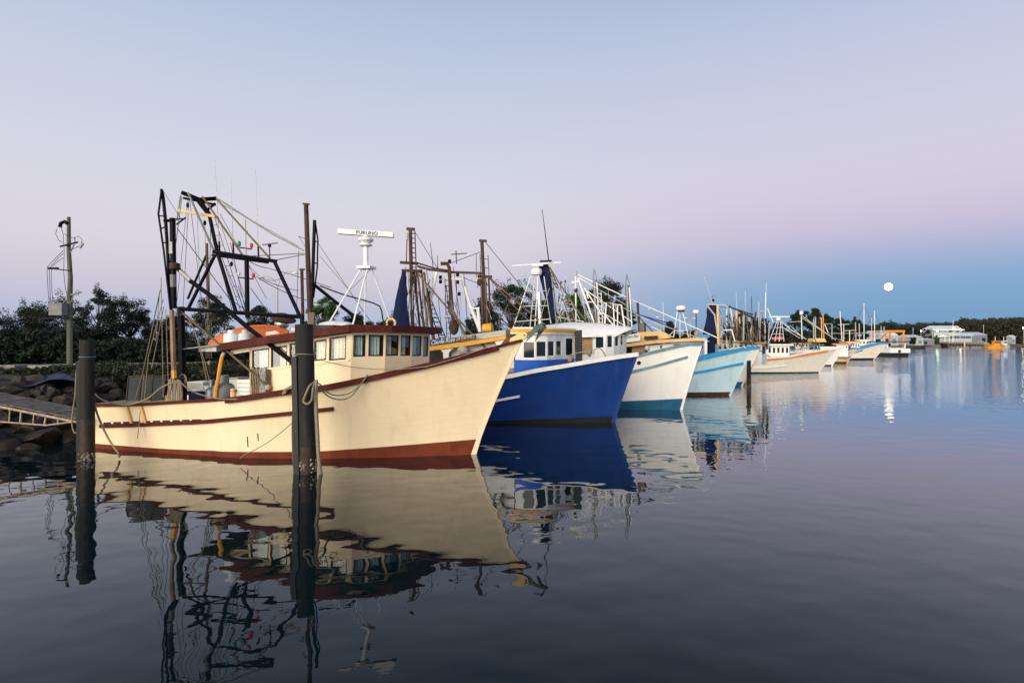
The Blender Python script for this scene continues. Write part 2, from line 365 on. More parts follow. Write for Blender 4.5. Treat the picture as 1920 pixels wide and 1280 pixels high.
# ------------------------------------------------------------------ boats
class Boat:
    def __init__(s, name, label, stem, head, L, B, sheer, over, tip_pow=1.3, boot=None, hullm='white_hull', bootm='sea_blue', capm='white', cap=(.14,.08), cat='fishing boat', group=None,
                 strakes=(), wl=.9, full=.45, stemm=None, aft=.80, bul=.55, ex=2.3, boot_z=None, deckm='deck'):
        p = onwater(*stem); s.u = V(math.cos(R(head)), math.sin(R(head)), 0); s.n = V(-s.u.y, s.u.x, 0); s.L = L; s.B = B
        s.o = p - s.u*L; s.o.z = 0; s.over = over; s.pw = tip_pow; s.wl = wl; s.full = full; s.aft = aft; s.ex = ex; s.head = R(head)
        s.root = thing(name, label, cat, s.o, s.head, group)
        s.Hp = None; s.Ht = (CH + (HY-sheer[-1][1])/F*p.y)
        s.Hp = s.track(sheer, 1.0); s.Ht = s.Hp[-1][1]; s.Hp = s.track(sheer, 1.0)
        bz = s.track(boot, .1) if boot else [(0, boot_z or .2), (1, boot_z or .2)]
        s.bz = bz
        H, bt = s.H, (lambda q: interp(bz, q))
        ss = [i/36 for i in range(37)]
        # planked side above the boot top
        h = MB(); NR = 12; uvs = []
        for side in (-1, 1):
            h.grid([[s.hp(q, bt(q)+(H(q)-bt(q))*r/NR, side) for q in ss] for r in range(NR+1)])
        h.grid([[s.hp(0, bt(0)+(H(0)-bt(0))*r/NR, 1)*1 for r in range(NR+1)], [s.hp(0, bt(0)+(H(0)-bt(0))*r/NR, -1) for r in range(NR+1)]])
        # inside of the bulwark
        for side in (-1, 1):
            h.grid([[s.hp(q, H(q)-bul*r, side, -.07) for q in ss] for r in (0, 1)])
        o = h.build('hull', hullm, s.root, ang=50)
        me = o.data; uv = me.uv_layers.new(name='UVMap'); nside = len(ss)*(NR+1)
        for li, lp in enumerate(me.loops):
            v = lp.vertex_index
            if v < 2*nside: uv.data[li].uv = ((v % len(ss))/36, ((v % nside)//len(ss))/NR)
            else: uv.data[li].uv = (0, .04)
        b = MB()
        for side in (-1, 1): b.grid([[s.hp(q, z if z < .01 else bt(q), side, .004 if z > .01 else 0) for q in ss] for z in (-.5, 0, 1)])
        b.grid([[s.hp(0, z, 1), s.hp(0, z, -1)] for z in (-.5, 0, bt(0))])
        b.build('boot_stripe', bootm, s.root, ang=50)
        d = MB(); d.grid([[s.hp(q, H(q)-bul+.02, sd, -.06) for q in ss] for sd in (-1, 1)]); d.build('deck', deckm, s.root)
        # stem timber
        st = MB(); pts = [s.hp(1, z*s.Ht, 0) for z in [-.15, 0, .15, .3, .45, .6, .75, .9, 1.0]]
        st.grid([[V(p.x-.10, -.075, p.z), V(p.x+.05, -.03, p.z), V(p.x+.05, .03, p.z), V(p.x-.10, .075, p.z)] for p in pts]); st.build('stem', stemm or hullm, s.root, ang=50)
        if cap: s.rail('rail_cap', capm, [(q, H(q)) for q in ss], cap[0], cap[1])
        for a in strakes:
            tr = s.track(a[1], .6); q0, q1 = tr[0][0], tr[-1][0]
            n = max(8, int((q1-q0)*36)); s.rail('rubbing_strake', a[0], [(q0+(q1-q0)*i/n, interp(tr, q0+(q1-q0)*i/n)) for i in range(n+1)], a[2], a[3], both=True)
    def H(s, q): return smooth_interp(s.Hp, q)
    def bs(s, q):
        if q < s.full: return s.B*(s.aft+(1-s.aft)*math.sin(q/s.full*math.pi/2))
        return s.B*max(0, 1-((q-s.full)/(1-s.full))**s.ex)+.03
    def bw(s, q):
        if q < s.full-.05: return s.B*s.wl*(s.aft*.96+(1-s.aft)*math.sin(q/(s.full-.05)*math.pi/2))
        return s.B*s.wl*max(0, 1-((q-s.full+.05)/(1.05-s.full))**(s.ex*.78))+.03
    def hp(s, q, z, side, off=0):
        Hq = s.H(q); f = max(0, min(1, z/Hq)); b = s.bw(q)+(s.bs(q)-s.bw(q))*f**1.4
        if z < 0: b *= .9
        x = s.L*q + s.over*max(0, z/s.Ht)**s.pw*max(0, (q-.35)/.65)**2 - .12*(1-q)**6*max(0, z)
        return V(x, side*max(0, b+off), z)
    def track(s, pts, f):      # photo points on the near side of the hull -> (station, height)
        out = []
        for px, py in pts:
            q = .5
            for _ in range(12):
                b = s.bw(q)+(s.bs(q)-s.bw(q))*f; p = s.P(px, py, -b)
                ov = s.over*max(0, min(1, p.z/s.Ht))**s.pw*max(0, (q-.35)/.65)**2
                q += .7*(max(0, min(1, (p.x-ov)/s.L))-q)
            out.append((q, p.z))
        out = sorted(out); res = [out[0]]
        for a in out[1:]:
            if a[0] > res[-1][0]+.004: res.append(a)
        return res
    def P(s, px, py, y):      # where the ray through a photo point meets the boat's fore-and-aft plane at local y
        d = V((px-960)/F, 1, (HY-py)/F); C = V(0, 0, CH)
        t = (y - (C-s.o).dot(s.n))/d.dot(s.n); w = C+d*t-s.o
        return V(w.dot(s.u), y, w.z)
    def dep(s, p): return (s.o+s.u*p.x+s.n*p.y).y
    def to_world(s, p): return s.o+s.u*p[0]+s.n*p[1]+V(0, 0, p[2])
    def rail(s, name, m, qz, w, h, both=True):
        r = MB()
        for sd in ((-1, 1) if both else (-1,)):
            rows = []
            for q, z in qz:
                a = s.hp(q, z, sd); c = V(a.x, a.y-sd*w*.55 if abs(a.y) > w*.55 else 0, z); o = V(a.x+(.05 if q > .98 else 0), a.y+sd*w*.45, z)
                rows.append([o-V(0,0,h/2), o+V(0,0,h/2), c+V(0,0,h/2), c-V(0,0,h/2)])
            r.grid(rows, closed=True)
            for rr in (rows[0], rows[-1]):
                b = len(r.v); r.v += [tuple(p) for p in rr]; r._f((b, b+1, b+2, b+3))
        return r.build(name, m, s.root, ang=40)
    # ---- rig pieces given by photo points and the fore-and-aft plane they stand in
    def pole(s, name, m, pts, y, wpx, w1=None, n=7):
        y = y if isinstance(y, (list, tuple)) else [y]*len(pts)
        if m in ('white', 'white_plain') and wpx < 5.5: wpx *= .78
        P = [s.P(px, py, yy) for (px, py), yy in zip(pts, y)]; k = s.dep(P[0])/F/2
        return MB().tube(P, wpx*k, n, r1=(w1*k if w1 else None)).build(name, m, s.root)
    def bar(s, name, m, pts, y, wpx):
        y = y if isinstance(y, (list, tuple)) else [y]*len(pts)
        P = [s.P(px, py, yy) for (px, py), yy in zip(pts, y)]; k = s.dep(P[0])/F; mb = MB()
        for a, b in zip(P, P[1:]): mb.beam(a, b, wpx*k)
        return mb.build(name, m, s.root)
    def wire(s, a, b, y, m='wire', sag=0, wpx=.9, name='wire'):
        y = y if isinstance(y, (list, tuple)) else [y, y]
        A = s.P(*a, y[0]); B = s.P(*b, y[1]); k = s.dep(A)/F/2
        n = 8 if sag else 1
        return MB().tube([A.lerp(B, i/n)-V(0, 0, sag*4*(i/n)*(1-i/n)) for i in range(n+1)], wpx*k, 4).build(name, m, s.root)
    def ladder(s, m, a0, a1, b0, b1, y, rungs, wpx=1.2):      # rails a0-a1, b0-b1
        A0, A1, B0, B1 = (s.P(*p, y) for p in (a0, a1, b0, b1)); k = s.dep(A0)/F/2*wpx
        mb = MB().tube([A0, A1], k, 5).tube([B0, B1], k, 5); o = mb.build('ladder', m, s.root)
        for i in range(rungs):
            t = (i+.5)/rungs; r = MB().tube([A0.lerp(A1, t), B0.lerp(B1, t)], k*.8, 4).build('rung', m, o)
        return o
    def blob(s, name, m, px, py, y, w, h, kind='drum'):
        c = s.P(px, py, y); k = s.dep(c)/F; r = w*k/2; hh = h*k/2
        pr = {'drum': [(r*.6,-hh),(r,-hh*.8),(r,hh*.8),(r*.6,hh)], 'ball': [(r*math.cos(t), hh*math.sin(t)) for t in [R(a) for a in range(-80, 81, 20)]],
              'dome': [(r*.82,-hh),(r*.98,-hh*.6),(r,hh*.1),(r*.86,hh*.7),(r*.5,hh*.96),(r*.1,hh)]}[kind]
        return MB().lathe(c, pr, 14).build(name, m, s.root)
    def wallhit(s, px, py, A, B):      # A, B local xy ends of an upright wall -> (u along it, z)
        d = V((px-960)/F, 1, (HY-py)/F); dl = V(d.dot(s.u), d.dot(s.n), d.z); C = V(0,0,CH)-s.o; cl = V(C.dot(s.u), C.dot(s.n), CH)
        e = V(B[0]-A[0], B[1]-A[1], 0); nn_ = V(-e.y, e.x, 0)
        t = (V(A[0], A[1], 0)-cl).dot(nn_)/dl.dot(nn_); w = cl+dl*t
        return (w-V(A[0], A[1], w.z)).dot(e)/e.dot(e), w.z
    def patch(s, A, B, zb, zt, cen, lean=(0, 0)):
        A = V(A[0], A[1], 0); B = V(B[0], B[1], 0); e = (B-A).normalized(); nrm = V(e.y, -e.x, 0)
        if nrm.dot((A+B)/2-cen) < 0: nrm = -nrm
        def p(u, v, d):
            q = A.lerp(B, u); t = zt(q.x, q.y); l = lean[0]+(lean[1]-lean[0])*u
            return V(q.x+l*v, q.y, zb+(t-zb)*v)+nrm*d
        return p
    def house(s, name, pts, zb, zt, wins, m='cream', frame='dark_frame', th=.05, leans=None, curtain=None, pane='glass', floor=True, side=None, fr=.035):
        """upright walls on a footprint; wins[edge] = photo rectangles cut as openings, each filled by a window part"""
        fz = zt if callable(zt) else (lambda x, y: zt); n = len(pts); cen = sum((V(p[0], p[1], 0) for p in pts), V(0,0,0))/n
        wall = MB(); wins_ = []
        for i in range(n):
            A, B = pts[i], pts[(i+1)%n]; ln = ((leans or {}).get(i, 0), (leans or {}).get((i+1)%n, 0))
            p = s.patch(A, B, zb, fz, cen, ln); zta, ztb = fz(*A), fz(*B)
            def box(u0, u1, v0, v1, d0=-th, d1=0, mb=wall): mb.hexa([p(u0,v0,d0), p(u1,v0,d0), p(u1,v0,d1), p(u0,v0,d1), p(u0,v1,d0), p(u1,v1,d0), p(u1,v1,d1), p(u0,v1,d1)])
            W_ = []
            for w in wins.get(i, []):
                if w[0] == 'uv': W_.append(w[1:]); continue
                x0, y0, x1, y1 = w[:4]; ua, za = s.wallhit(x0, (y0+y1)/2, A, B); ub, zc = s.wallhit(x1, (y0+y1)/2, A, B)
                z0 = s.wallhit((x0+x1)/2, y1, A, B)[1]; z1 = s.wallhit((x0+x1)/2, y0, A, B)[1]; zm = zta+(ztb-zta)*(ua+ub)/2
                W_.append((min(ua,ub), max(ua,ub), (z0-zb)/(zm-zb), (z1-zb)/(zm-zb))+tuple(w[4:]))
            W_ = sorted((max(.004,a), min(.996,b), max(.01,c), min(.985,d))+tuple(r) for a, b, c, d, *r in W_)
            u = 0
            for (a, b, c, d, *r) in W_:
                if a > u: box(u, a, 0, 1)
                box(a, b, 0, c); box(a, b, d, 1); u = b
                wo_ = MB(); box(a, b, c, d, -th*.72, -th*.6, wo_); wn = wo_.build('window', pane, s.root)
                Lw = (V(*B, 0)-V(*A, 0)).length; fu = fr/Lw; fv = fr/(fz(*A)-zb); f_ = MB()
                for q in ((a, a+fu, c, d), (b-fu, b, c, d), (a+fu, b-fu, c, c+fv), (a+fu, b-fu, d-fv, d)): box(*q, -th*.9, -th*.25, f_)
                f_.build('frame', frame, wn)
                cm = r[0] if r else curtain
                if cm:
                    c0, c1 = (r[1], r[2]) if len(r) > 2 else (.12, .72)
                    rows = [[p(a+(b-a)*(c0+(c1-c0)*k/24), c+(d-c)*v, -th-.05+.022*math.sin(k*.95+v*1.2)) for k in range(25)] for v in (.06, .4, .7, .97)]
                    MB().grid(rows).build('curtain', cm, wn)
            if u < 1: box(u, 1, 0, 1)
        o = wall.build('wheelhouse' if name is None else name, m, s.root, ang=30)
        return o

# ================================================================== boat 1: cream trawler
b1 = Boat('trawler', 'cream timber trawler with maroon rail and dark steel gantry, nearest boat between the two piles', (890,851), -12, 10.75, 1.95,
    [(186,760),(270,758),(330,754),(432,747),(552,730),(594,726.5),(680,710),(755,693),(800,683),(840,673),(890,661),(940,648),(965,638)], 1.25, 1.15,
    boot=[(185,832),(320,842),(520,847),(600,846),(700,839),(800,831),(895,823)], hullm='cream', bootm='oxide', capm='maroon', cap=(.13,.075), stemm='cream_trim',
    strakes=[('maroon', [(190,799),(375,791),(550,774),(625,766)], .13, .10)])
def box_px(b, name, m, x0, y0, x1, y1, ya, yb, parent=None, zf=None):
    A = b.P(x0, y1, ya); B = b.P(x1, y0, ya); mb = MB(); mb.hexa([(A.x,ya,A.z),(B.x,ya,A.z),(B.x,yb,A.z),(A.x,yb,A.z),(A.x,ya,B.z),(B.x,ya,B.z),(B.x,yb,B.z),(A.x,yb,B.z)])
    return mb.build(name, m, parent or b.root)
# thick forward half of the rail cap, dark strips on the hull for the shade in the scupper slots
tr = b1.track([(425,751),(550,731),(700,694),(966,635)], 1.0)
b1.rail('rail_cap', 'maroon', [(tr[0][0]+(.97-tr[0][0])*i/24, b1.H(tr[0][0]+(.97-tr[0][0])*i/24)-.045) for i in range(25)], .17, .13)
for k in range(10):
    x0 = 196+k*18.2; x1 = x0+14
    if k == 9: x1 = x0+18
    P0, P1 = b1.track([(x0, 794-(x0-190)*.034)], .6)[0], b1.track([(x1, 794-(x1-190)*.034)], .6)[0]
    mb = MB(); rows = []
    for q, z in (P0, P1):
        a = b1.hp(q, z, -1, .006); rows.append([a+V(0,.02,-.035), a+V(0,0,-.035), a+V(0,0,.035), a+V(0,.02,.035)])
    mb.grid(rows, closed=True); mb.build('scupper', 'inner_shade', b1.root)
for px in (242, 268):      # timber stays up the bulwark
    P0 = b1.track([(px+7, 792)], .6)[0]; P1 = b1.track([(px, 760)], 1)[0]
    mb = MB().beam(b1.hp(P0[0], P0[1], -1, .02), b1.hp(P1[0], P1[1], -1, .02), .07); mb.build('bulwark_stay', 'tan_trim', b1.root)
for px, y0, y1 in ((463,818,838),(483,812,826)):
    P0 = b1.track([(px, y0)], .3)[0]; P1 = b1.track([(px+1, y1)], .2)[0]
    MB().tube([b1.hp(P0[0], P0[1], -1, .004), b1.hp(P1[0], P1[1], -1, .004)], .012, 5).build('drain_stain', 'rust', b1.root)

# wheelhouse
YS = -1.22
C0 = b1.P(655, 650, YS); A0 = b1.P(468, 690, YS); C1 = b1.P(718.5, 650, -.72); C2 = b1.P(768, 650, .12); C3 = b1.P(802, 650, .98)
XA, X0 = A0.x, C0.x
zr0, zr1 = b1.P(414, 657, -1.45).z, b1.P(657, 622, -1.45).z; xr0, xr1 = b1.P(414, 657, -1.45).x, b1.P(657, 622, -1.45).x
def roofz(x, y): return zr0+(zr1-zr0)*(min(x, xr1)-xr0)/(xr1-xr0)+max(0, x-xr1)*-.02
pts1 = [(XA, YS), (X0, YS), (C1.x, -.72), (C2.x, .12), (C3.x, .98), (C3.x-.25, 1.22), (XA, 1.22)]
cz = b1.H(.5)-.6
b1.house('wheelhouse', pts1, cz, roofz, {
    0: [(472,654,504,694,'curtain',.33,.93),(507,649,537,690,'curtain_warm',.45,.9),(541,643,560,686),(586,637,609,676,'curtain_warm',.1,.95),(614,631,645,675,'curtain_warm',.2,.97)],
    1: [(658.5,628.5,681.5,669,'curtain',.1,.85),(687,628,715,668,'curtain',.12,.82)], 2: [(720,628.5,744,667,'curtain',.05,.6),(747.5,629,766.5,667,'curtain',.08,.7)],
    3: [(770,630,787,667.5,'curtain',.1,.7),(790,631,800,668,'curtain',.3,.6)]},
    m='cream_trim', leans={1: .07, 2: .07, 3: .07, 4: .07})
MB().prism(pts1, cz+.01, cz+.03).build('floor', 'inner_shade', b1.root)
MB().prism([(XA+.05,1.0),(C3.x-.35,1.0),(C3.x-.35,1.05),(XA+.05,1.05)], cz+.03, lambda x, y: roofz(x, y)-.01).build('shade_liner', 'inner_shade', b1.root)  # dark liner added so the cabin looks unlit behind its windows
# trim rail under the windows and wall posts
def wall_trim(b, pts, zfun, m, w=.05, d=.025, name='sill'):
    for A, B in zip(pts, pts[1:]):
        e = (V(*B,0)-V(*A,0)).normalized(); nr = V(e.y, -e.x, 0)*d*.5
        MB().beam(V(A[0], A[1], zfun(*A))+nr, V(B[0], B[1], zfun(*B))+nr, d, w).build(name, m, b.root)
zs0 = b1.P(472, 695, YS).z; zs1 = b1.P(650, 675, YS).z
wall_trim(b1, pts1[:5], lambda x, y: zs0+(zs1-zs0)*(min(x,X0)-XA)/(X0-XA), 'cream_trim')
# roof with its maroon fascia
yo = 1.47; fr = [(b1.P(414,650,-yo).x, -yo), (b1.P(656,620,-yo).x, -yo), (b1.P(735,620,-.95).x, -.95), (b1.P(793,620,.05).x, .05), (b1.P(827,622,1.05).x, 1.05), (b1.P(827,622,1.05).x-.3, yo), (b1.P(414,650,-yo).x, yo)]
MB().prism(fr, lambda x, y: roofz(x, y)+.03, lambda x, y: roofz(x, y)+.17).build('roof', 'grey_paint', b1.root)
for i in range(len(fr)):
    A, B = fr[i], fr[(i+1)%len(fr)]
    mb = MB(); e = (V(*B,0)-V(*A,0)).normalized(); nr = V(e.y,-e.x,0)*.03
    if nr.dot(V((A[0]+B[0])/2-XA-2, (A[1]+B[1])/2, 0)) < 0: nr = -nr
    mb.hexa([V(*A,roofz(*A))+nr*.1, V(*B,roofz(*B))+nr*.1, V(*B,roofz(*B))+nr, V(*A,roofz(*A))+nr, V(*A,roofz(*A)+.19)+nr*.1, V(*B,roofz(*B)+.19)+nr*.1, V(*B,roofz(*B)+.19)+nr, V(*A,roofz(*A)+.19)+nr])
    mb.build('fascia', 'maroon', b1.root)
# beam and posts carrying the open aft part, grey awning further aft
xa = b1.P(402,660,YS).x
for sy in (-1, 1):
    MB().beam(V(fr[0][0]+.1, sy*1.2, roofz(fr[0][0],0)-.06), V(XA, sy*1.2, roofz(XA,0)-.06), .05, .11).build('roof_beam', 'cream_trim', b1.root)
aw0 = b1.P(343,653,-1.3); aw1 = b1.P(412,646,-1.3)
MB().hexa([(aw0.x,-1.3,aw0.z-.03),(aw1.x,-1.3,aw1.z-.02),(aw1.x,1.2,aw1.z-.02),(aw0.x,1.2,aw0.z+.1),(aw0.x,-1.3,aw0.z),(aw1.x,-1.3,aw1.z+.02),(aw1.x,1.2,aw1.z+.02),(aw0.x,1.2,aw0.z+.13)]).build('awning', 'galv', b1.root)
c = b1.P(394,654,-1.1); MB().box(c, (.55,.2,.14)).build('lamp_housing', 'pale_grey', b1.root)
for x in (aw0.x+.1, fr[0][0]+.2):
    MB().tube([V(x, 1.15, .8), V(x, 1.15, aw0.z)], .035).build('awning_post', 'black_steel', b1.root)

# gantry and masts
GB = 'black_steel'; YN, YF = -1.25, 1.25
def G(name, pts, y, w, m=GB): return b1.pole(name, m, pts, y, w)
G('gantry_leg', [(403,478),(353,578)], YN, 6.5); G('gantry_leg', [(515,491),(563,594)], YN, 7); G('gantry_beam', [(400,472),(518,490)], YN, 7); G('gantry_beam', [(340,579),(566,594)], YN, 7.5)
G('gantry_leg', [(339,575),(344,753)], -.9, 13); G('gantry_leg', [(566,590),(572,720)], YN, 8)
G('gantry_leg', [(372,378),(393,405),(407,471),(424,526),(443,586)], [-.1,-.1,-.1,-.1,-.1], 7)
G('gantry_leg', [(387,478),(352,560)], YF, 4.5); G('gantry_beam', [(398,478),(503,492)], YF, 5)
G('mast', [(462.5,481),(464,596)], -.1, 8.5); G('pole_mast', [(460,409),(461.5,481)], -.1, 2, 'pale_grey')
G('top_beam', [(341,361),(374,374),(406,372)], [-.3,-.1,.3], 8); G('top_beam', [(343,371),(405,384)], [-.3,.3], 4.5); G('top_brace', [(374,374),(393,402)], [-.1,-.1], 7); G('top_brace', [(403,382),(386,396)], [.3,-.1], 5)
G('top_post', [(338,366),(331,414)], -.3, 4, 'pale_grey')
b1.bar('strip_light', 'tan_trim', [(336,395),(404,406)], -.4, 5)
G('starboard_boom_post', [(323.5,409),(326,578)], -1.4, 10.5); b1.pole('sleeve', 'pale_grey', [(322.6,454),(323,476)], -1.41, 11.4)
b1.pole('sleeve', 'grey_paint', [(324.3,515),(325,538)], -1.41, 11.2)
b1.pole('boom_heel', 'copper_wood', [(322,581),(325,668),(327,707)], -1.55, 8.5, 9.5); b1.pole('boom_heel', 'amber', [(326,694),(327,709)], -1.551, 10)
b1.bar('heel_post', 'old_wood', [(327,706),(329,755)], -1.5, 9)
# folded outrigger trusses, one each side
G('outrigger_boom', [(303,354),(297,401),(307,470),(320,584)], -1.5, 3.6); G('outrigger_boom', [(303,356),(306,372),(311,420),(317,515),(321,584)], -1.42, 6)
for a, b in (((298,404),(310,406)),((300,430),(312,424)),((305,455),(314,455))): G('outrigger_brace', [a, b], -1.45, 2.5)
G('outrigger_boom', [(590,413),(588,470),(586,540),(583,590)], 1.4, 6.5); G('outrigger_boom', [(591,414),(596,449),(595,500),(588,558)], 1.45, 3)
for a, b in (((588,452),(596,453)),((587,492),(594,494))): G('outrigger_brace', [a, b], 1.42, 2.3)
G('boom_arm', [(308,414),(323,413)], -1.45, 6); G('boom_arm', [(331,421),(348,408)], -1.4, 3); G('boom_arm', [(330,411),(347,410)], -1.4, 2.5)
# long black stay from the post down to the wheelhouse side
G('diagonal_stay', [(333,503),(357,527),(393,553),(467,616),(552,682)], [-1.4,-1.36,-1.34,-1.3,-1.25], 8.5); b1.pole('sleeve', 'pale_grey', [(338,508),(357,526)], -1.4, 7.5)
b1.blob('winch_head', 'rust', 327.5, 499, -1.4, 18, 13)
G('boom', [(587,532),(620,559),(675,601)], [.8,.9,1.1], 6.5); G('boom', [(347,597),(400,632),(416,640)], .5, 5)
b1.pole('stay_pipe', 'old_wood', [(346,589),(500,722)], [-1.35,-1.32], 4)
b1.blob('stay_foot', 'rag', 503, 726, -1.3, 11, 12, 'ball')
# brown and white struts from the top
for pts, y, w, m in (([(353,362),(401,471)], [-.4,-1.2], 4, 'grey_paint'), ([(380,369),(456,480)], [-.2,-1.1], 3.6, 'old_wood'), ([(407,374),(506,484)], [0,-1.2], 3.4, 'old_wood'),
                     ([(408,372),(460,406),(510,438),(570,470)], [.2,.6,.9,1.3], 3.2, 'pale_grey'), ([(418,384),(470,412),(560,462)], [.2,.5,1.2], 1.6, 'pale_grey'),
                     ([(388,456),(391,600)], [.2,.4], 4.5, 'old_wood')): b1.pole('strut', m, pts, y, w)
for yy in (0,): b1.ladder('black_steel', (386,395), (452,585), (398,393), (458,585), .1, 10)
# exhausts
b1.pole('exhaust_pipe', 'rust', [(574,383),(577,470),(582,600)], .1, 8.5, 10); b1.bar('exhaust_flap', 'rust', [(568,382),(580,383)], .1, 3)
b1.pole('exhaust_pipe', 'rust', [(566,507),(568,600)], .4, 6); b1.bar('exhaust_flap', 'rust', [(562,505),(571,505)], .4, 3)
b1.pole('timber_post', 'old_wood', [(581,587),(583,612)], -.3, 9)
# navigation lights, aerials
b1.pole('light_bracket', GB, [(449,464),(472,467)], -.1, 2.4); b1.blob('navigation_light', 'green_glass', 448.5, 457, -.1, 6.5, 11, 'ball'); b1.blob('navigation_light', 'red_glass', 471.5, 460.5, -.1, 6.5, 10, 'ball')
b1.pole('light_bracket', GB, [(447,520),(475,523)], -.12, 2.4); b1.blob('navigation_light', 'white_plain', 448, 513, -.12, 5.5, 9, 'ball'); b1.blob('navigation_light', 'red_glass', 475, 516.5, -.12, 7, 10, 'ball')
b1.blob('lamp', 'white_plain', 461.5, 435, -.1, 5.5, 5.5)
for a, b, y in (((403,300),(411,452),0),((433,335),(437,454),.1),((479,319),(484,462),.1)):
    b1.pole('aerial', 'white_wire', [a, b], y, 1.0, 1.7, 5); b1.pole('aerial_mount', GB, [(b[0], b[1]), (b[0]+1, b[1]+22)], y, 3.2)
b1.bar('small_radar', 'grey_paint', [(492,459),(520,455.5)], .1, 2.2); b1.blob('radar_motor', GB, 505.5, 460.5, .1, 6, 6); b1.pole('radar_mast', GB, [(505.5,464),(506,487)], .1, 2)
# running rigging
rnd = random.Random(3)
for a, b, y, sg in (((304,355),(341,413),[-1.4,-.3],0),((341,370),(328,470),[-.5,-1.2],0),((352,374),(330,580),[-.4,-.6],0),((354,376),(343,580),[-.4,-.2],0),((356,376),(380,580),[-.4,.6],0),((370,404),(376,582),[-.2,.4],0),
    ((384,410),(388,590),[-.2,.2],0),((395,405),(392,600),[-.2,.2],0),((408,402),(470,590),[.1,.5],0),((412,400),(500,560),[.2,.9],0),((332,428),(430,560),[-.4,0],0),((430,560),(505,612),[0,.3],0),
    ((467,489),(500,502),[-.1,.2],.04),((500,502),(554,517),[.2,.6],0),((554,517),(620,539),[.6,.9],0),((465,495),(530,520),[-.1,.4],.25),((470,480),(570,475),[-.1,.1],0),((515,488),(575,476),[-.2,.1],0),
    ((480,518),(560,545),[0,.5],.05),((485,522),(610,572),[0,1],.1),((560,470),(556,590),[.8,.8],0),((596,455),(655,545),[1.4,1.4],0),((655,545),(700,610),[1.4,1.3],0),((578,450),(560,443),[.1,.5],0),((560,443),(572,462),[.5,.1],0),
    ((400,474),(380,500),[-1.2,-.8],0),((408,478),(440,600),[-.4,.1],0),((424,500),(462,590),[-.2,.1],0),((432,455),(462,590),[.2,.2],0),((446,535),(470,600),[0,.2],0),((470,540),(520,610),[0,.3],0),
    ((300,545),(288,600),[-1.5,-1.7],0)): b1.wire(a, b, y, 'wire', sg, rnd.uniform(.8, 1.5))
for a, b in (((303,535),(267,700)),((306,560),(278,668)),((307,575),(290,662)),((302,520),(306,745)),((311,580),(316,742)),((299,550),(292,640))): b1.wire(a, b, [-1.5,-1.75], 'rope', 0, 1.7, 'rope')
for a, b in (((267,700),(252,752)),((278,668),(270,752)),((290,662),(284,690)),((270,700),(258,822))): b1.wire(a, b, [-1.7,-1.85], 'rope', 0, 1.9, 'rope')
b1.wire((340,584), (392,712), [-1.3,-1.3], 'rope', -.35, 1.6, 'rope'); b1.wire((336,590), (388,716), [-1.3,-1.3], 'rope', -.55, 1.6, 'rope'); b1.wire((350,600),(400,705),[-1.3,-1.2],'wire',.1,1)
for x in (386,389.5,393,396): b1.wire((x,600),(x+.5,672), .1, 'rope', 0, 1.5, 'rope')
b1.blob('pulley', 'rag', 393, 680, .1, 8, 9, 'ball'); b1.pole('chain', 'rust', [(393,684),(394,702)], .1, 3)
for px, py in ((434,495),(384,418),(352,385),(457,483)): b1.blob('pulley', GB, px, py, -.3, 5.5, 10, 'ball')
# racks of trawl gear aft, rag over the stay, bundle of rope on the post
for x0, x1 in ((238,262),(262,284),(284,308)):
    f = b1.bar('rack_frame', 'rust', [(x0-1,752),(x0+3,706),(x1+3,703),(x1-1,750)], -1.1, 1.8)
    A, B, C, D = b1.P(x0+1,752,-1.1), b1.P(x0+4,708,-1.1), b1.P(x1+1,705,-1.1), b1.P(x1-3,750,-1.1)
    MB().extr([A, B, C, D], (0, .06, 0)).build('rack_panel', 'canvas_dark', b1.root)
for k in range(9):
    a = b1.P(318+k*2.4, 712+rnd.uniform(-4,4), -1.56-.02*(k%3)); c = b1.P(313+k*3.4, 757, -1.56); MB().tube([a, a.lerp(c,.5)+V(rnd.uniform(-.04,.04),0,0), c], .03, 6, .04).build('hanging_rope', 'rope' if k%3 else 'rag', b1.root)
for k in range(5):
    a = V(b1.P(341+k*1.5, 712, -1.3)); MB().tube([a+V(.09*math.cos(t)*(1+.1*k), -.02*k, .16*math.sin(t)) for t in [i*math.pi/6 for i in range(12)]], .012, 5, closed=True).build('rope_coil', 'rope', b1.root)
b1.pole('pipe', 'rust', [(300,714),(322,710),(345,708)], -1.4, 2); b1.pole('pipe', 'rust', [(302,704),(322,702)], -1.4, 1.6)
b1.pole('yellow_hose', 'amber', [(404,752),(405,730),(410,705),(414,680),(417,666)], -1.45, 7); b1.pole('hose_end', 'pale_grey', [(416.5,668),(420,661)], -1.45, 6)
b1.pole('rail_post', 'tan_trim', [(437,750),(437,734)], -1.62, 9.5); b1.blob('rail_post_knob', 'tan_trim', 437, 731, -1.62, 10, 7, 'ball')
